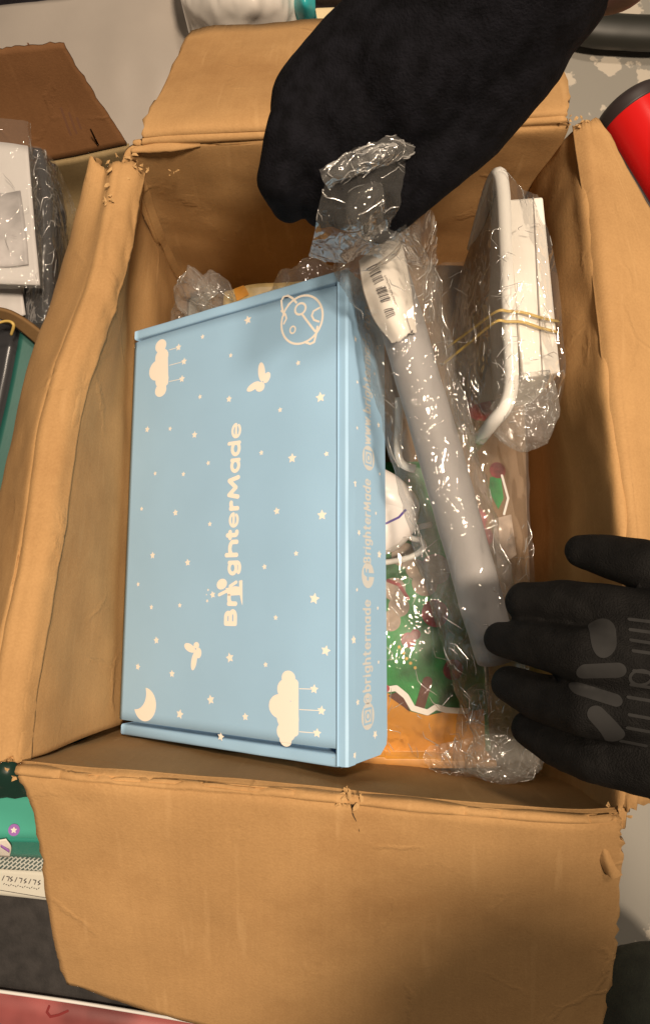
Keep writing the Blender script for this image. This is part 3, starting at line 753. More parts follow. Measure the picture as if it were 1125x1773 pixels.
def pz(*pts, z=Zp): return [tuple(at(x, y, z)[:2]) for x, y in pts]
def pc_(x, y, r, z=Zp): a = at(x, y, z); return ('c', a.x, a.y, r)
decal('printed_patch', [[pc_(755, 985, .012), pc_(735, 1010, .010), pc_(700, 960, .010), pc_(720, 985, .008)], [pc_(682, 1020, .009), pc_(690, 1050, .008), pc_(675, 1075, .008)]], .0008, M_pinkgrey, pack, pb)
decal('printed_bauble', [[pc_(752, 1062, .0105)]], .0006, M_berry, pack, pb, .0008)
decal('printed_bauble', [[pc_(706, 1108, .0058), pc_(718, 1098, .004)]], .0006, M_berry, pack, pb, .0008)
decal('printed_bauble', [[pc_(785, 1160, .008)]], .0006, M_berry, pack, pb, .0008)
decal('printed_ribbon', [[('s', pz((672, 1005), (690, 1012), (706, 1036)), .0028)]], .0006, M_berry, pack, pb, .0007)
tag(decal('printed_beads', [[pc_(x, y, .0012)] for x, y in ((690,1120),(698,1130),(703,1140),(710,1148),(718,1156),(695,1125))], .0004, M_gold, pack, pb, .0008), kind='stuff')
decal('printed_stem', [[('s', pz((740, 1180), (728, 1228)), .0075)]], .0006, M_brownp, pack, pb, .0008)
decal('orange_band', [[('p', pz((560, 1200), (668, 1200), (688, 1208), (712, 1234), (742, 1242), (770, 1236), (810, 1238), (850, 1235), (860, 1330), (560, 1330)))]], .0012, M_orange, pack, pb, .0010)
decal('brown_patch', [[('p', pz((672, 1206), (690, 1198), (702, 1212), (712, 1236), (700, 1226)))]], .0006, M_brownp, pack, pb, .0013)
decal('white_border', [[('s', pz((640, 1208), (668, 1195), (686, 1192), (703, 1206), (716, 1228), (742, 1236), (757, 1226), (775, 1232), (815, 1236)), .0045)]], .0006, M_whitep, pack, pb, .0016)
decal('printed_red_tip', [[pc_(668, 1193, .003)]], .0005, M_berry, pack, pb, .0022)
# white cord outline standing above the green
cord = [at(*c) for c in ((650, 976, .225), (690, 970, .228), (716, 962, .23), (733, 948, .23), (728, 936, .228), (712, 932, .228), (708, 924, .228), (718, 915, .228), (745, 908, .222))]
loft('white_piping', [(c, .0022, .0022) for c in cord], 50, 8, M_whitep, pack)
creases(sheet('clear_bag', px([[(640, 930, .235), (700, 930, .24), (790, 930, .235), (850, 950, .22)], [(640, 1080, .235), (700, 1080, .235), (780, 1080, .232), (850, 1090, .22)],
      [(640, 1220, .225), (700, 1220, .228), (780, 1220, .222), (850, 1225, .21)], [(625, 1300, .2), (700, 1312, .2), (780, 1322, .2), (860, 1330, .19)]]), 80, 60, M_film, pack, amp=0.0012, scale=45, mode='ridge', seed=3, smooth=True), 60, pack, 95)

# white plush head
plush = thing('white_plush', 'rounded white toy with a purple line, tucked beside the middle of the mailer box', 'soft toy', at(680, 890, .2))
def blob(name, c, r, rot, m, parent, amp=.001, sc_=40):
    bm = bmesh.new(); bmesh.ops.create_icosphere(bm, subdivisions=4, radius=1)
    V = []
    for v in bm.verts:
        p = Vector(c) + rot @ Vector((v.co.x * r[0], v.co.y * r[1], v.co.z * r[2])); V.append(p + v.co * amp * fbm(p, sc_, 2, 3))
    Fc = [tuple(q.index for q in f.verts) for f in bm.faces]; bm.free()
    return ob(name, V, Fc, m, parent)
M_plush = mat('white_vinyl', (.78, .74, .72), .3)
M_purple = mat('purple_line', (.10, .07, .30), .4)
BD = blob('head', at(655, 905, .232), (.031, .024, .016), Matrix.Rotation(.5, 3, 'Z'), M_plush, plush)
blob('hood', at(655, 850, .236), (.034, .017, .012), Matrix.Rotation(-.55, 3, 'Z'), M_plush, plush)
hb = surf_bvh(BD)
decal('painted_line', [[('s', [tuple(at(x, y, .245)[:2]) for x, y in ((640, 915), (668, 907), (690, 896), (707, 877))], .0016)]], .0004, M_purple, plush, hb, .0004, .245)

# bent white wire hook
hook = ob('wire_hook', [], [], M_white_gloss) if False else None
hk = [at(*c) for c in ((690, 690, .25), (690, 730, .25), (688, 775, .25), (692, 798, .252), (704, 808, .254), (718, 812, .254))]
ho = loft('wire_hook', [(c, .0030, .0030) for c in hk], 40, 12, M_white_gloss); tag(ho, 'bent white wire hook lying between the mailer box and the grey tube', 'hook')

# flat brown card pack against the right wall
card = thing('card_pack', 'flat brown card pack in clear film, low down beside the right carton wall', 'pack', at(850, 900, .02))
solid('card', px([[(700, 460, .17), (800, 460, .17), (905, 470, .165)], [(700, 700, .18), (800, 700, .18), (908, 720, .17)], [(720, 900, .19), (800, 900, .19), (912, 900, .18)], [(740, 1060, .19), (830, 1060, .19), (918, 1030, .175)]]), 30, 24, kraft('dull_brown_card', (.22, .145, .085), .2), card, .02, amp=.001, scale=20, seed=15)
cb = surf_bvh(card.children[0])
def cz(*pts): return pz(*pts, z=.185)
decal('printed_patch', [[('p', cz((848, 826), (868, 822), (872, 862), (862, 882), (846, 850)))]], .0008, M_green, card, cb, .0006)
decal('printed_patch', [[pc_(860, 815, .007, .18)]], .0008, M_berry, card, cb, .0009)
decal('printed_patch', [[pc_(820, 900, .010, .185), pc_(835, 930, .008, .185)]], .0008, M_berry, card, cb, .0009)
decal('printed_patch', [[('p', cz((850, 900), (885, 890), (895, 960), (860, 985)))]], .0008, M_pinkgrey, card, cb, .0006)
decal('printed_patch', [[pc_(840, 590, .014, .175)], [pc_(830, 705, .012, .18)]], .0008, M_berry, card, cb, .0006)
decal('white_border', [[('s', cz((870, 822), (880, 862), (872, 890)), .002)]], .0005, M_whitep, card, cb, .001)
creases(sheet('clear_bag', px([[(740, 460, .2), (820, 455, .21), (905, 470, .2)], [(750, 640, .235), (830, 640, .235), (905, 650, .21)], [(770, 830, .23), (850, 820, .23), (912, 830, .21)], [(800, 960, .225), (870, 950, .225), (918, 930, .21)], [(840, 1040, .215), (880, 1030, .215), (922, 1010, .2)]]), 80, 50, M_film_soft, card, amp=0.0017, scale=36, mode='ridge', seed=21), 45, card, 0)

# white tray, white box, rubber bands in one bag
tray = thing('tray_set', 'white tray banded to a white box with yellow rubber bands inside clear plastic', 'packed set', at(900, 600, .03))
rimp = [at(*c) for c in ((818, 430, .20), (845, 335, .262), (862, 302, .285), (870, 330, .287), (875, 420, .286), (879, 520, .285), (884, 620, .285), (884, 670, .285), (874, 705, .283), (852, 732, .27), (830, 760, .24))]
loft('tray_rim', [(c, .0052, .0052) for c in rimp], 90, 10, M_white_gloss, tray)
face_rows = [[tuple(at(866, 318, .28)), tuple(at(840, 360, .235)), tuple(at(800, 470, .19))], [tuple(at(874, 430, .28)), tuple(at(846, 440, .24)), tuple(at(800, 520, .19))], [tuple(at(880, 560, .28)), tuple(at(850, 570, .235)), tuple(at(806, 590, .19))], [tuple(at(882, 680, .28)), tuple(at(858, 690, .235)), tuple(at(822, 700, .19))]]
M_trayface = mat('tray_inside', (.42, .38, .33), .25); rough_noise(M_trayface, (.40, .36, .31), .25, 18, 4, .05)
sheet('tray_face', face_rows, 30, 20, M_trayface, tray, .002)
# the white box: standing slab, its long top face seen from above
wb = [at(*c) for c in ((876, 345, .29), (940, 340, .285), (970, 645, .282), (906, 655, .29))]
V = [p + Vector((.002, 0, -.075)) for p in wb] + wb
bevel(ob('inner_box', V, BOXF, M_white_card, tray, smooth=False), .0018)
mid = [(wb[0] + (wb[1] - wb[0]) * .72), (wb[3] + (wb[2] - wb[3]) * .50)]
loft('box_seam', [(mid[0] + Vector((0, 0, -.0001)), .0006, .0006), (mid[1] + Vector((0, 0, -.0001)), .0006, .0006)], 12, 6, M_inkgrey, tray)
for a, b, c_, e in (((858, 540), (905, 541), (963, 556), (770, 604)), ((856, 558), (905, 558), (964, 575), (764, 632))):
    pts = [at(*e, .225), at((e[0] + a[0]) / 2, (e[1] + a[1]) / 2, .26), at(*a, .292), at(a[0] + 22, a[1] - 1, .2935), at(*b, .2925), at((b[0] + c_[0]) / 2, (b[1] + c_[1]) / 2 + 1, .290), at(*c_, .2845), at(c_[0] + 2, c_[1] + 1, .25)]
    loft('rubber_band', [(p, .0011, .0006) for p in pts], 60, 8, M_band, tray)
creases(sheet('clear_bag', px([[(800, 470, .21), (845, 330, .285), (868, 296, .294), (905, 330, .292), (930, 338, .28)], [(790, 520, .215), (840, 450, .285), (872, 430, .296), (915, 440, .298), (958, 450, .286)],
     [(770, 620, .22), (835, 580, .28), (876, 570, .296), (920, 570, .298), (972, 580, .285)], [(780, 720, .23), (835, 690, .28), (880, 660, .296), (925, 658, .298), (975, 655, .28)], [(820, 790, .225), (850, 755, .26), (880, 720, .278), (925, 720, .278), (955, 740, .262)]]), 90, 60, M_film, tray, amp=0.0011, scale=48, mode='ridge', seed=31), 60, tray, 92)
creases(loft('gathered_plastic', [(at(905, 652, .278), .016, .012), (at(912, 690, .276), .020, .014), (at(905, 730, .272), .021, .014), (at(880, 765, .262), .010, .008)], 44, 44, M_film_milky, tray, amp=0.0025, scale=62, seed=5, smooth=False), 55, tray, 1, length=(.003, .011))

# grey tube in its own bag
tube = thing('wrapped_tube', 'long grey paper tube with a barcode tag in clear plastic, lying beside the mailer box', 'wrapped tube', at(770, 850, .2))
A0, A1 = at(668, 470, .30), at(860, 1140, .258)
tl = [A0.lerp(A1, k / 8) + Vector((0, 0, .004 * math.sin(math.pi * k / 8))) for k in range(9)]
TR = .0152
TB = loft('paper_tube', [(c, TR * (1 - .06 * (k == 8)), TR) for k, c in enumerate(tl)], 60, 32, M_tube, tube, amp=.0005, scale=40, mode='fbm')
# paper tag wrapped over the tube, lower end torn
tb = surf_bvh(TB)
tagrows = px([[(622, 452, .322), (645, 432, .328), (668, 418, .33), (690, 404, .322)], [(628, 500, .322), (655, 490, .330), (685, 480, .33), (706, 470, .318)], [(645, 550, .318), (670, 545, .327), (695, 535, .327), (715, 528, .315)], [(680, 597, .316), (694, 588, .322), (706, 579, .322), (722, 578, .312)]])
TG = sheet('product_tag', tagrows, 44, 36, M_tag, tube, .0003, amp=.0010, scale=38, seed=8, ragged={'b': .003})
tgb = surf_bvh(TG)
def tz(*pts): return pz(*pts, z=.325)
def c7(x, y): return tuple(at(610 + x / 8.06, 400 + y / 8.06, .325)[:2])
bars = []
for ya, yb, tw in ((555,520,22),(580,548,8),(625,575,14),(640,598,10),(672,632,26),(695,652,8),(720,685,12),(735,700,9),(750,715,18),(770,735,10),(790,748,14),(850,832,10),(870,850,22),(888,868,12),(908,885,22),(925,905,14),(945,925,10),(965,945,20),(990,970,10),(1015,990,26),(1035,1015,14),(1135,1120,14),(1160,1138,20),(1185,1160,12),(1210,1178,18),(1235,1198,12)):
    xl = 205 + (ya - 555) * .40; xr = xl + 130 - (ya - 555) * .03
    bars.append([('s', [c7(xl, ya), c7(xr, yb)], tw * .00001 * 4.0)])
tag(decal('printed_barcode', bars, .0003, M_ink, tube, tgb, .0006, .325), kind='stuff')
dg = []
for k in range(15):                                     # small illegible characters beside the bars
    x = 430 + k * 11; y = 700 + k * 27
    dg.append([('s', [c7(x, y), c7(x + 22, y - 4), c7(x + 24 * (k % 3 > 0), y + 12)], .0005)])
for k in range(9):
    x = 745 + k * 10; y = 1190 + k * 22
    dg.append([('s', [c7(x, y), c7(x + 22, y + 6), c7(x + 12 * (k % 2), y + 14)], .0005)])
tag(decal('printed_characters', dg, .0003, M_inkgrey, tube, tgb, .0006, .325), kind='stuff')
creases(loft('clear_bag', [(at(640, 310, .395), .003, .002), (at(645, 350, .385), .015, .010), (at(650, 420, .345), .028, .018), (at(690, 520, .315), .026, .022), (at(715, 650, .305), .026, .021), (at(755, 800, .298), .025, .021),
     (at(795, 950, .288), .026, .021), (at(835, 1090, .272), .025, .020), (at(855, 1200, .25), .023, .014), (at(865, 1270, .235), .030, .013), (at(862, 1330, .225), .031, .008)], 150, 56, M_film, tube, amp=.0034, scale=46, seed=12), 120, tube, 94, along=1.85)
creases(loft('gathered_plastic', [(at(845, 1190, .262), .012, .010), (at(856, 1240, .258), .016, .012), (at(872, 1290, .25), .021, .012), (at(862, 1340, .238), .022, .007)], 40, 44, M_film, tube, amp=0.0028, scale=70, seed=15, smooth=False), 55, tube, 2, length=(.003, .011))
creases(sheet('gathered_plastic', px([[(745, 1290, .225), (800, 1280, .236), (860, 1270, .245), (915, 1290, .24)], [(735, 1312, .222), (800, 1312, .236), (860, 1310, .245), (930, 1312, .238)], [(770, 1338, .216), (815, 1340, .228), (870, 1346, .232), (935, 1330, .226)]]), 50, 60, M_film_milky, tube, amp=.0032, scale=62, mode='ridge', seed=25, smooth=False), 55, tube, 3, length=(.003, .011))
creases(sheet('bag_neck', px([[(562, 300, .405), (600, 262, .41), (660, 240, .412), (722, 232, .405)], [(570, 310, .41), (615, 282, .418), (670, 262, .418), (718, 262, .41)], [(556, 340, .405), (612, 318, .412), (665, 300, .412), (705, 300, .405)], [(545, 400, .385), (600, 400, .39), (650, 380, .39), (700, 380, .385)], [(535, 440, .345), (590, 450, .35), (640, 440, .35), (735, 460, .34)]]), 70, 60, M_film, tube, amp=0.0019, scale=55, mode='ridge', seed=17), 26, tube, 4, rad=.00034)
creases(sheet('folded_strip', px([[(556, 300, .412), (610, 272, .42), (660, 250, .422), (704, 236, .414)], [(560, 310, .416), (616, 284, .426), (668, 264, .428), (712, 250, .416)], [(566, 318, .410), (622, 296, .418), (676, 276, .42), (716, 264, .410)]]), 30, 60, M_film_milky, tube, amp=.0022, scale=70, mode='ridge', seed=27), 46, tube, 71, along=.5, rad=.00045, length=(.004, .014))
creases(sheet('bag_side', px([[(690, 350, .37), (720, 345, .375), (745, 365, .36)], [(690, 420, .35), (725, 420, .355), (752, 400, .345)], [(700, 480, .335), (725, 480, .335), (750, 470, .325)], [(720, 560, .32), (735, 560, .322), (745, 555, .31)]]), 50, 30, M_film, tube, amp=0.0019, scale=60, mode='ridge', seed=19), 26, tube, 5)

# parcel behind the mailer box
par = thing('yellow_parcel', 'small yellow parcel in clear plastic, peeking out behind the mailer box far edge', 'parcel', at(430, 520, .05))
M_yel = mat('yellow_print', (.60, .45, .16), .4); r_, _, _ = rough_noise(M_yel, (.58, .42, .18), .35, 50, 3, .05, 300)
solid('parcel_body', px([[(388, 505, .19), (440, 492, .192), (505, 488, .19), (585, 480, .185)], [(380, 600, .185), (440, 600, .19), (505, 600, .19), (585, 600, .185)]]), 16, 24, M_yel, par, .02, amp=.001, scale=40)
pbv = surf_bvh(par.children[0])
decal('printed_patch', [[('p', [tuple(at(x, y, .19)[:2]) for x, y in ((405, 500), (422, 494), (432, 512), (410, 522))])]], .0008, M_orange, par, pbv, .0008, .19)
creases(loft('clear_bag', [(at(318, 590, .15), .010, .006), (at(330, 540, .19), .013, .009), (at(338, 505, .215), .014, .008), (at(352, 482, .222), .013, .004)], 44, 40, M_film_milky, par, amp=.0050, scale=44, seed=41, smooth=False), 9, par, 6)
creases(loft('clear_bag', [(at(360, 580, .15), .012, .006), (at(374, 530, .19), .014, .008), (at(380, 500, .205), .012, .006), (at(386, 488, .21), .010, .002)], 44, 40, M_film_milky, par, amp=.0045, scale=50, seed=46, smooth=False), 9, par, 7)
creases(loft('clear_bag', [(at(470, 530, .18), .004, .004), (at(505, 490, .195), .008, .006), (at(545, 474, .20), .009, .007), (at(600, 478, .19), .004, .004)], 44, 36, M_film_milky, par, amp=.0045, scale=50, seed=43, smooth=False), 9, par, 8)

# ------------------------------------------------------------------ gloved hands
def caps_mesh(name, caps, m, parent, vox=.0016, smooth=6, noise_amp=0):
    bm = bmesh.new()
    for p0, r0, p1, r1 in caps:
        t = bmesh.new()
        for p, r in ((p0, r0), (p1, r1)):
            bmesh.ops.create_icosphere(t, subdivisions=3, radius=r, matrix=Matrix.Translation(Vector(p)))
        bmesh.ops.convex_hull(t, input=t.verts)
        for v in [v for v in t.verts if not v.link_faces]: t.verts.remove(v)
        tm = bpy.data.meshes.new('t'); t.to_mesh(tm); t.free(); bm.from_mesh(tm); bpy.data.meshes.remove(tm)
    me = bpy.data.meshes.new('raw'); bm.to_mesh(me); bm.free()
    o = bpy.data.objects.new('raw', me); COL.objects.link(o)
    a = o.modifiers.new('r', 'REMESH'); a.mode = 'VOXEL'; a.voxel_size = vox
    b = o.modifiers.new('s', 'SMOOTH'); b.factor = .5; b.iterations = smooth
    bpy.context.view_layer.update()
    ev = o.evaluated_get(bpy.context.evaluated_depsgraph_get()); e = bpy.data.meshes.new_from_object(ev)
    V = [Vector(v.co) for v in e.vertices]; N = [Vector(v.normal) for v in e.vertices]; Fc = [tuple(p.vertices) for p in e.polygons]
    bpy.data.objects.remove(o); bpy.data.meshes.remove(me); bpy.data.meshes.remove(e)
    if noise_amp: V = [v + n * noise_amp * fbm(v, 55, 3, 2) for v, n in zip(V, N)]
    return ob(name, V, Fc, m, parent)
def chain(pts):
    """pts: (px, py, z, radius in metres)"""
    P = [(at(a, b, c), r) for a, b, c, r in pts]
    return [(p, r, q, s) for (p, r), (q, s) in zip(P[:-1], P[1:])]
hand = thing('gloved_hand', 'black gloved hand with grey print on its back, reaching in from the right edge', 'hand', at(1050, 1150, .36))
caps = []
caps += chain([(1006, 955, .352, .0098), (1050, 962, .360, .0122), (1110, 978, .372, .0138), (1200, 1040, .38, .018)])               # thumb
caps += chain([(908, 1042, .352, .0115), (970, 1044, .366, .0128), (1050, 1056, .380, .0140), (1150, 1085, .39, .018)])              # index
caps += chain([(866, 1107, .345, .0098), (920, 1114, .362, .0125), (1010, 1135, .384, .0145), (1150, 1150, .39, .020)])              # middle
caps += chain([(880, 1184, .338, .0105), (930, 1206, .354, .0130), (1010, 1226, .378, .0150), (1150, 1225, .386, .020)])             # ring
caps += chain([(914, 1262, .332, .0102), (960, 1288, .346, .0122), (1030, 1312, .366, .0140), (1150, 1318, .38, .020)])              # little
caps += chain([(1070, 1090, .383, .016), (1180, 1120, .385, .024), (1300, 1200, .385, .030), (1500, 1260, .40, .034)])
caps += chain([(1070, 1160, .383, .017), (1180, 1170, .385, .024)]) + chain([(1060, 1230, .378, .017), (1180, 1245, .38, .024), (1300, 1270, .385, .028)])
caps += chain([(1060, 1308, .362, .014), (1180, 1335, .37, .020), (1300, 1330, .38, .026)])
HB = caps_mesh('glove', caps, M_glove, hand, .0015, 5, .0006)
hbv = surf_bvh(HB)
def hz(*pts): return [tuple(at(x, y, .40)[:2]) for x, y in pts]
def he(x, y, a, b, ang=0): q = at(x, y, .40); k = .35 / F; return ('e', q.x, q.y, a * k, b * k, ang)
decal('printed_mark', [[he(1048, 1105, 20, 34, -.3)], [('s', hz((1018, 1164), (1066, 1160)), .0075)], [('s', hz((1016, 1197), (1070, 1214)), .0062)], [('s', hz((1040, 1240), (1075, 1278)), .0085)]], .0007, M_logo, hand, hbv, .0004, .39)
L2 = []
for y0, n in ((1072, 3), (1090, 3), (1108, 2), (1126, 3), (1160, 4), (1185, 3), (1208, 3), (1238, 2), (1262, 2), (1290, 2)):
    L2.append([('s', hz((1090, y0), (1120 + 4 * n, y0 + 6)), .0016)])
L2.append([('r', *hz((1102, 1172))[0], .0045, .0035, 0, .0014)])
tag(decal('printed_lines', L2, .0006, M_logo, hand, hbv, .0004, .39), kind='stuff')

arm = thing('gloved_hand', 'dark gloved hand and black sleeve reaching down from the top, gripping a plastic bag', 'hand', at(700, 150, .36))
caps = chain([(950, -260, .47, .062), (880, -80, .45, .056), (800, 40, .43, .050), (720, 130, .415, .044)])                        # forearm, wrist
caps += chain([(760, 70, .42, .046), (640, 130, .41, .036), (560, 190, .40, .030)]) + chain([(700, 150, .41, .036), (610, 200, .405, .030)])
caps += chain([(555, 175, .408, .024), (506, 240, .408, .0150), (484, 310, .396, .0130), (500, 352, .372, .0112)])                  # index
caps += chain([(600, 190, .404, .022), (560, 258, .404, .0148), (544, 326, .386, .0125), (556, 362, .364, .0110)])                # middle
caps += chain([(640, 200, .39, .020), (612, 268, .385, .0140), (604, 322, .362, .0120), (616, 342, .348, .0110)])                 # ring
caps += chain([(680, 200, .38, .018), (655, 262, .368, .013), (652, 312, .345, .0110)])                                           # little
caps += chain([(690, 215, .395, .026), (630, 290, .383, .024), (600, 350, .362, .016)])                                           # curled palm inside the plastic
caps += chain([(860, 60, .43, .040), (800, 190, .41, .030), (745, 275, .40, .021), (690, 345, .385, .0155), (655, 385, .37, .0125)])  # thumb
AG = caps_mesh('glove', caps, M_knit, arm, .0022, 4, .0006)
loft('wrist_skin', [(at(1060, -90, .46), .028, .026), (at(1030, -50, .452), .024, .020), (at(985, -8, .446), .012, .010)], 12, 20, M_skin, arm)

# ------------------------------------------------------------------ surroundings, left
c2x = thing('shipping_carton', 'second dark brown carton at the left with an open flap, holding film wrapped goods', 'carton', at(60, 350, .0))
C2F = sheet('flap', px([[(-120, 92, .20), (0, 84, .20), (110, 74, .20)], [(-120, 190, .16), (40, 180, .16), (165, 165, .16)], [(-120, 290, .12), (60, 280, .12), (222, 248, .12)]]), 20, 30, M_kraft_dark, c2x, .004, amp=.002, scale=12, ragged={'t': .002, 'r': .002}, seed=51)
q2 = bvh_of(C2F)
sm = [[('s', [tuple(at(x + a, y + b, .15)[:2]) for a, b in ((0, 0), (6, 34), (8, 40))], .0022)] for x, y in ((118, 178), (128, 176), (138, 176), (148, 182), (108, 182))]
sm += [[('s', [tuple(at(a, b, .15)[:2]) for a, b in ((70, 172), (150, 160))], .0012)], [('s', [tuple(at(a, b, .15)[:2]) for a, b in ((84, 140), (100, 176))], .0014)]]
tag(decal('smudged_print', sm, .0008, mat('brown_ink', (.12, .05, .02), .8), c2x, q2, .0035, .15), kind='stuff')
sheet('wall_panel', px([[(-120, 296, .118), (60, 284, .118), (224, 250, .118)], [(-120, 360, .05), (80, 350, .05), (236, 330, .05)], [(-100, 420, .012), (90, 420, .012), (250, 400, .012)]]), 20, 30, M_olive, c2x, .004, amp=.002, scale=12, seed=52)
sheet('bottom_panel', px([[(-200, 380, .010), (260, 380, .010)], [(-200, 1250, .010), (300, 1250, .010)]]), 4, 4, M_olive, c2x, .004)
wp = thing('wrapped_papers', 'white printed sheets sealed in clear plastic at the left edge, above the teal board', 'wrapped papers', at(20, 400, .1))
M_paper = mat('white_paper', (.56, .54, .53), .5); rough_noise(M_paper, (.56, .54, .53), .08, 12, 4, .05)
M_paperpic = mat('grey_photo_print', (.40, .38, .37), .5); rough_noise(M_paperpic, (.42, .40, .40), .35, 25, 4, .05)
sheet('paper', px([[(-90, 238, .20), (0, 248, .20), (50, 255, .20)], [(-90, 380, .20), (0, 380, .20), (60, 385, .20)], [(-90, 490, .20), (0, 492, .20), (70, 494, .20)]]), 20, 20, M_paper, wp, .003, amp=.0015, scale=20, seed=53)
sheet('printed_picture', px([[(-60, 330, .2035), (0, 335, .2035), (36, 330, .2035)], [(-30, 410, .2035), (10, 410, .2035), (46, 405, .2035)], [(-20, 460, .2035), (14, 462, .2035), (50, 458, .2035)]]), 12, 12, M_paperpic, wp, .0004, amp=.0003, scale=20)
sheet('paper', px([[(-90, 480, .17), (0, 485, .17), (35, 490, .17)], [(-90, 570, .16), (0, 560, .16), (45, 545, .16)]]), 16, 16, M_paper, wp, .002, amp=.003, scale=24, seed=54)
creases(sheet('clear_bag', px([[(-90, 205, .205), (0, 206, .21), (42, 210, .205), (52, 214, .20)], [(-90, 340, .207), (0, 340, .210), (50, 340, .208), (64, 340, .2)], [(-90, 500, .205), (0, 500, .207), (66, 500, .204), (76, 502, .196)]]), 60, 40, M_film, wp, amp=0.0011, scale=45, mode='ridge', seed=55), 16, wp, 9)
bb = thing('black_bag', 'glossy black goods in crinkled clear plastic between the wrapped papers and the open carton', 'bag', at(85, 450, .05))
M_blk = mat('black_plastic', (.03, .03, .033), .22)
sheet('goods', px([[(30, 268, .15), (60, 262, .16), (92, 290, .13)], [(50, 400, .15), (80, 390, .16), (105, 380, .12)], [(40, 560, .14), (80, 560, .15), (110, 520, .10)]]), 50, 30, M_blk, bb, .003, amp=.004, scale=40, mode='ridge', seed=56)
creases(sheet('clear_bag', px([[(40, 262, .17), (70, 258, .18), (98, 290, .15)], [(56, 400, .17), (90, 390, .18), (125, 360, .13)], [(44, 580, .16), (86, 570, .17), (120, 520, .12)]]), 60, 40, M_film, bb, amp=0.0022, scale=42, mode='ridge', seed=57), 40, bb, 10)
tb2 = thing('teal_box', 'dark teal box with a brown board edge standing left of the open carton', 'box', at(40, 750, .02))
M_teal = mat('teal_card', (.012, .085, .07), .5); rough_noise(M_teal, (.012, .085, .07), .12, 20, 4, .08)
M_dgreen = mat('dark_green_card', (.015, .03, .025), .6)
solid('box_body', px([[(38, 560, .17), (90, 580, .165), (150, 620, .16)], [(6, 720, .17), (60, 740, .165), (150, 760, .16)], [(-70, 1010, .17), (30, 1010, .165), (150, 1010, .16)]]), 14, 14, M_teal, tb2, .02)
sheet('brown_edge', px([[(-30, 530, .19), (22, 540, .19), (80, 580, .185), (140, 640, .18)], [(-30, 548, .18), (14, 556, .18), (70, 600, .175), (140, 664, .17)]]), 8, 20, kraft('brown_card_edge', (.20, .12, .05)), tb2, .003)
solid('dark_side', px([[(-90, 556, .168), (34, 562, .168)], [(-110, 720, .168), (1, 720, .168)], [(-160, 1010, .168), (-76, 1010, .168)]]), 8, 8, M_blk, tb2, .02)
loft('string', [(at(-20, 566, .195), .0012, .0012), (at(10, 556, .197), .0012, .0012), (at(24, 562, .197), .0014, .0014), (at(20, 580, .19), .0012, .0012)], 24, 6, M_band, tb2)

tq = thing('turquoise_box', 'bright turquoise box with purple dot and white bird, low at the left edge', 'box', at(20, 1430, .02))
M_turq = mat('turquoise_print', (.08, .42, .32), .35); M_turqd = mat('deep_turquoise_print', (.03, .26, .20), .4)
solid('lid_panel', px([[(-120, 1372, .10), (80, 1378, .10), (200, 1382, .10)], [(-120, 1448, .10), (80, 1452, .10), (200, 1456, .10)]]), 6, 6, M_turq, tq, .02)
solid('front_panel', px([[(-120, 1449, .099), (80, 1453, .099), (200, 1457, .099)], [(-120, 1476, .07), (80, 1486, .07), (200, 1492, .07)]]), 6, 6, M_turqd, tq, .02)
M_lil = mat('purple_print', (.36, .16, .50), .4)
q = at(25, 1437, .101); ob('printed_dot', [(q.x + .0052 * math.cos(a * .3927), q.y + .0052 * math.sin(a * .3927), q.z + .0002) for a in range(16)], [tuple(range(16))], M_lil, tq)
V, Fc = outline([star(q.x, q.y, .0032, 1.57)], .0004); ob('printed_star', [(x, y, q.z + .0006) for x, y in V], Fc, M_print, tq)
bird = px([[(2, 1452, .099), (14, 1450, .100)], [(-4, 1466, .092), (23, 1464, .092)], [(0, 1480, .078), (20, 1482, .078)]])
sheet('printed_bird', [[(p[0], p[1], p[2] + .0035) for p in r] for r in bird], 10, 8, M_print, tq, .0004)
sheet('printed_stripe', [[(p[0], p[1], p[2] + .005) for p in r] for r in px([[(6, 1459, .095), (21, 1468, .090)], [(6, 1463, .093), (21, 1473, .088)]])], 4, 6, M_lil, tq, .0004)
bk = thing('white_box', 'flat white box edged with a grey maze pattern and italic print, under the turquoise box', 'box', at(20, 1520, .01))
def maze_mat():
    m = mat('maze_print', (.5, .5, .5), .5); tc = nd(m, 'ShaderNodeTexCoord'); b = nd(m, 'ShaderNodeTexBrick')
    b.inputs['Scale'].default_value = 90; b.inputs['Color1'].default_value = (.06, .09, .085, 1); b.inputs['Color2'].default_value = (.08, .11, .10, 1); b.inputs['Mortar'].default_value = (.52, .52, .47, 1); b.inputs['Mortar Size'].default_value = .05
    mp = nd(m, 'ShaderNodeMapping'); mp.inputs['Rotation'].default_value = (0, 0, .7); lk(m, tc.outputs['UV'], mp.inputs['Vector']); lk(m, mp.outputs[0], b.inputs['Vector']); lk(m, b.outputs[0], pr(m).inputs['Base Color']); return m
solid('maze_border', px([[(-120, 1474, .06), (60, 1484, .06), (200, 1494, .06)], [(-120, 1500, .06), (60, 1508, .06), (200, 1520, .06)]]), 8, 20, maze_mat(), bk, .012)
M_offw = mat('off_white_card', (.62, .60, .52), .5)
WB = solid('white_panel', px([[(-120, 1501, .058), (60, 1509, .058), (200, 1521, .058)], [(-120, 1538, .056), (60, 1556, .056), (200, 1574, .056)]]), 8, 20, M_offw, bk, .012)
wbb = surf_bvh(WB); L3 = []
for k, x in enumerate((4, 12, 18, 26, 34, 42, 50, 58, 66)):
    y = 1519 + x * .13; L3.append([('s', [tuple(at(a, b, .058)[:2]) for a, b in (((x, y + 5), (x + 4, y - 3)) if k % 3 == 0 else ((x, y - 3), (x + 5, y - 2), (x + 2, y + 5)) if k % 3 == 1 else ((x + 4, y - 3), (x, y), (x + 4, y + 3), (x, y + 5)))], .0008)])
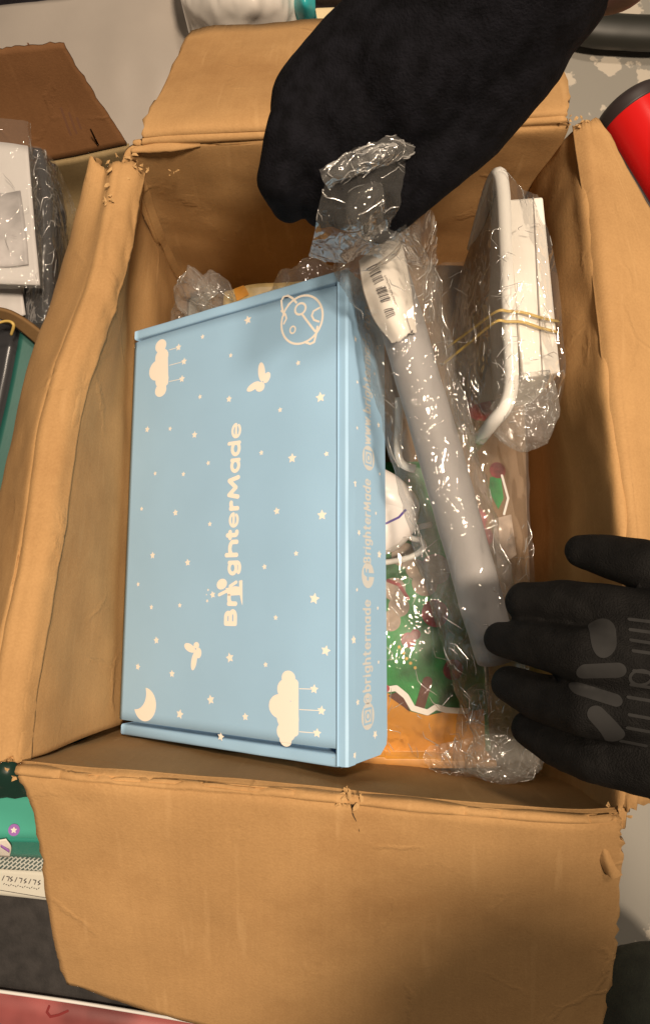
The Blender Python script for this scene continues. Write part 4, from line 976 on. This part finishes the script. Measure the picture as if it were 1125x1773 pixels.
for x in range(6, 70, 4):
    y = 1531 + x * .13; L3.append([('s', [tuple(at(a, b, .058)[:2]) for a, b in ((x, y), (x + 2, y + 2 * (x % 3 - 1)))], .0006)])
L3.append([('s', [tuple(at(a, b, .057)[:2]) for a, b in ((-20, 1538), (80, 1555))], .0005)])
tag(decal('printed_lettering', L3, .0004, M_ink, bk, wbb, .0005, .058), kind='stuff')
dk = solid('green_pouch', px([[(-120, 1290, .115), (60, 1300, .115), (150, 1310, .11)], [(-120, 1340, .12), (40, 1340, .12), (150, 1350, .115)], [(-120, 1376, .108), (40, 1378, .108), (150, 1382, .105)]]), 30, 40, mat('dark_green_film', (.012, .04, .03), .25), None, .0, amp=.003, scale=40, mode='ridge', seed=61)
tag(dk, 'crumpled dark green pouch at the left edge just above the turquoise box', 'pouch')
mt = solid('black_board', px([[(-150, 1500, .045), (150, 1540, .045), (500, 1600, .045)], [(-150, 1706, .045), (150, 1748, .045), (500, 1815, .045)]]), 10, 10, mat('black_board_face', (.028, .025, .024), .55), None, .004); rough_noise(mt.data.materials[0], (.028, .025, .024), .3, 80, 4, .2, 500)
tag(mt, 'wide black board lying between the white printed box and the pink book', 'board')
pk = thing('pink_book', 'pink picture book with a white edge in the bottom left corner', 'book', at(60, 1760, .0))
M_pink = mat('pink_print', (.28, .075, .075), .4); rough_noise(M_pink, (.28, .075, .072), .4, 14, 3, .03, 300)
PKB = solid('cover', px([[(-150, 1698, .05), (150, 1740, .05), (500, 1800, .05)], [(-150, 1860, .05), (150, 1900, .05), (500, 1960, .05)]]), 6, 10, M_pink, pk, .004)
e = [at(-150, 1696, .0505), at(150, 1738, .0505), at(500, 1798, .0505)]
loft('white_edge', [(p, .0016, .0016) for p in e], 16, 6, M_whitep, pk)
pkb = surf_bvh(PKB)
decal('printed_swirl', [[('s', [tuple(at(a, b, .05)[:2]) for a, b in ((86, 1742), (82, 1752), (88, 1760), (102, 1757), (118, 1750))], .0022)]], .0005, mat('dark_pink_print', (.22, .03, .03), .4), pk, pkb, .0005, .05)

# ------------------------------------------------------------------ surroundings, top and right
M_poly = mat('white_poly', (.33, .295, .26), .4); rough_noise(M_poly, (.33, .295, .26), .06, 8, 4, .05)
ps = solid('poly_mailer', px([[(-200, 20, .04), (40, 10, .06), (300, -40, .06), (420, -60, .05)], [(-200, 120, .05), (80, 90, .06), (300, 60, .065), (420, 60, .05)], [(-200, 260, .04), (150, 230, .05), (300, 200, .05), (420, 200, .04)], [(-200, 400, .03), (180, 360, .03), (320, 340, .03), (420, 330, .03)]]), 40, 50, M_poly, None, .003, amp=.003, scale=9, mode='ridge', seed=71, octv=2)
tag(ps, 'smooth grey white poly mailer lying behind the far left corner of the open carton', 'mailer bag')
M_wp = mat('white_plastic', (.62, .58, .53), .28)
cw = solid('plastic_sack', px([[(300, -80, .10), (400, -90, .13), (540, -80, .10)], [(320, 0, .12), (420, -10, .16), (520, 0, .12)], [(345, 60, .09), (420, 60, .12), (520, 50, .10)], [(380, 120, .06), (440, 120, .07), (520, 110, .06)]]), 50, 50, M_wp, None, .002, amp=.006, scale=18, mode='ridge', seed=72)
tag(cw, 'crumpled white plastic sack behind the middle of the far carton flap', 'sack')
tp = solid('teal_pouch', px([[(505, -30, .125), (525, -40, .14), (545, -30, .13)], [(505, 10, .12), (525, 5, .14), (545, 10, .13)], [(506, 45, .10), (530, 45, .11), (552, 45, .10)]]), 24, 18, mat('teal_film', (.03, .36, .38), .3), None, .004, amp=.0015, scale=40, seed=73)
tag(tp, 'small teal pouch standing between the white plastic sack and the cream board', 'pouch')
cbd = bevel(ob('cream_board', [at(a, b, z) for z in (.02, .09) for a, b in ((545, 60), (700, 60), (700, 8), (545, 14))], BOXF, mat('cream_wood', (.62, .50, .30), .5), None, smooth=False), .002)
tag(cbd, 'cream coloured board edge lying beyond the far carton flap', 'board')
dc = solid('dark_cloth', px([[(480, -80, .05), (620, -90, .07), (760, -80, .05)], [(490, -20, .05), (620, -20, .06), (760, -20, .05)], [(500, 12, .03), (620, 10, .03), (760, 8, .03)]]), 24, 30, mat('dark_purple_cloth', (.02, .013, .02), .8), None, .002, amp=.004, scale=20, seed=74)
tag(dc, 'dark purple cloth bunched behind the cream board at the top', 'cloth')
ds = solid('black_sack', px([[(-250, -160, .05), (-60, -160, .07), (90, -150, .05)], [(-250, -40, .06), (-60, -40, .08), (60, -40, .06)], [(-250, 30, .04), (-60, 30, .05), (60, 0, .04)]]), 24, 30, mat('black_sack_film', (.015, .013, .022), .4), None, .002, amp=.006, scale=14, seed=75)
tag(ds, 'black plastic sack in the top left corner beyond the brown flap', 'sack')
hs = loft('black_hose', [(at(c[0], c[1], .022), .020, .016) for c in ((900, 8), (980, 36), (1020, 50), (1080, 56), (1150, 58), (1300, 50))], 50, 16, mat('black_rubber', (.018, .018, .014), .5), None, amp=.0006, scale=20, mode='fbm')
tag(hs, 'thick black rubber hose lying on the concrete at the top right', 'hose')
# red flask with a dark cap
red = thing('red_canister', 'shiny red canister with a dark end cap lying on the floor at the right edge', 'canister', at(1110, 240, .0))
M_red = mat('red_enamel', (.62, .012, .012), .22); M_cap = mat('dark_rubber_cap', (.03, .022, .022), .5)
r0, r1 = at(1092, 196, .085), at(1260, 470, .085)
dr = (r1 - r0).normalized()
RAD = .036
loft('can_body', [(r0, RAD * .96, RAD * .96), (r0 + dr * .004, RAD, RAD), (r0 + dr * .05, RAD * 1.01, RAD * 1.01), (r1, RAD, RAD)], 40, 40, M_red, red)
loft('end_cap', [(r0 - dr * .012, RAD * .80, RAD * .80), (r0 - dr * .009, RAD * .95, RAD * .95), (r0 - dr * .004, RAD * 1.03, RAD * 1.03), (r0 + dr * .006, RAD * 1.04, RAD * 1.04)], 20, 40, M_cap, red)
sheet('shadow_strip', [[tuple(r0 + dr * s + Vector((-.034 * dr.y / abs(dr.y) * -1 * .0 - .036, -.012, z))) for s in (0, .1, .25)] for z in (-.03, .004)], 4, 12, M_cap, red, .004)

# photographer's knee
leg = thing('person', 'dark green trouser leg of a crouching person at the bottom right corner', 'person', at(1120, 1700, .02))
M_trouser = mat('dark_green_trousers', (.022, .026, .018), .85); rough_noise(M_trouser, (.022, .026, .018), .3, 60, 4, .4, 600, .001)
pb_ = [(Vector((.41, -.36, .12)), .085, Vector((.43, -.60, .30)), .11), (Vector((.43, -.60, .30)), .12, Vector((.36, -.46, .62)), .12), (Vector((.36, -.46, .62)), .11, Vector((.245, -.235, .93)), .095),
       (Vector((.245, -.235, .93)), .06, Vector((.34, -.36, 1.02)), .06), (Vector((.34, -.36, 1.02)), .08, Vector((.34, -.34, 1.12)), .085)]
caps_mesh('shade_torso', pb_, M_knit, leg, .012, 4)  # torso out of view, added and shaped to shade the near flap
loft('trouser_leg', [(at(1062, 1650, .12), .012, .03), (at(1085, 1690, .13), .05, .06), (at(1120, 1760, .14), .072, .075), (at(1200, 1900, .16), .085, .085), (at(1330, 2100, .2), .09, .09)], 50, 36, M_trouser, leg, amp=.004, scale=18, mode='fbm')
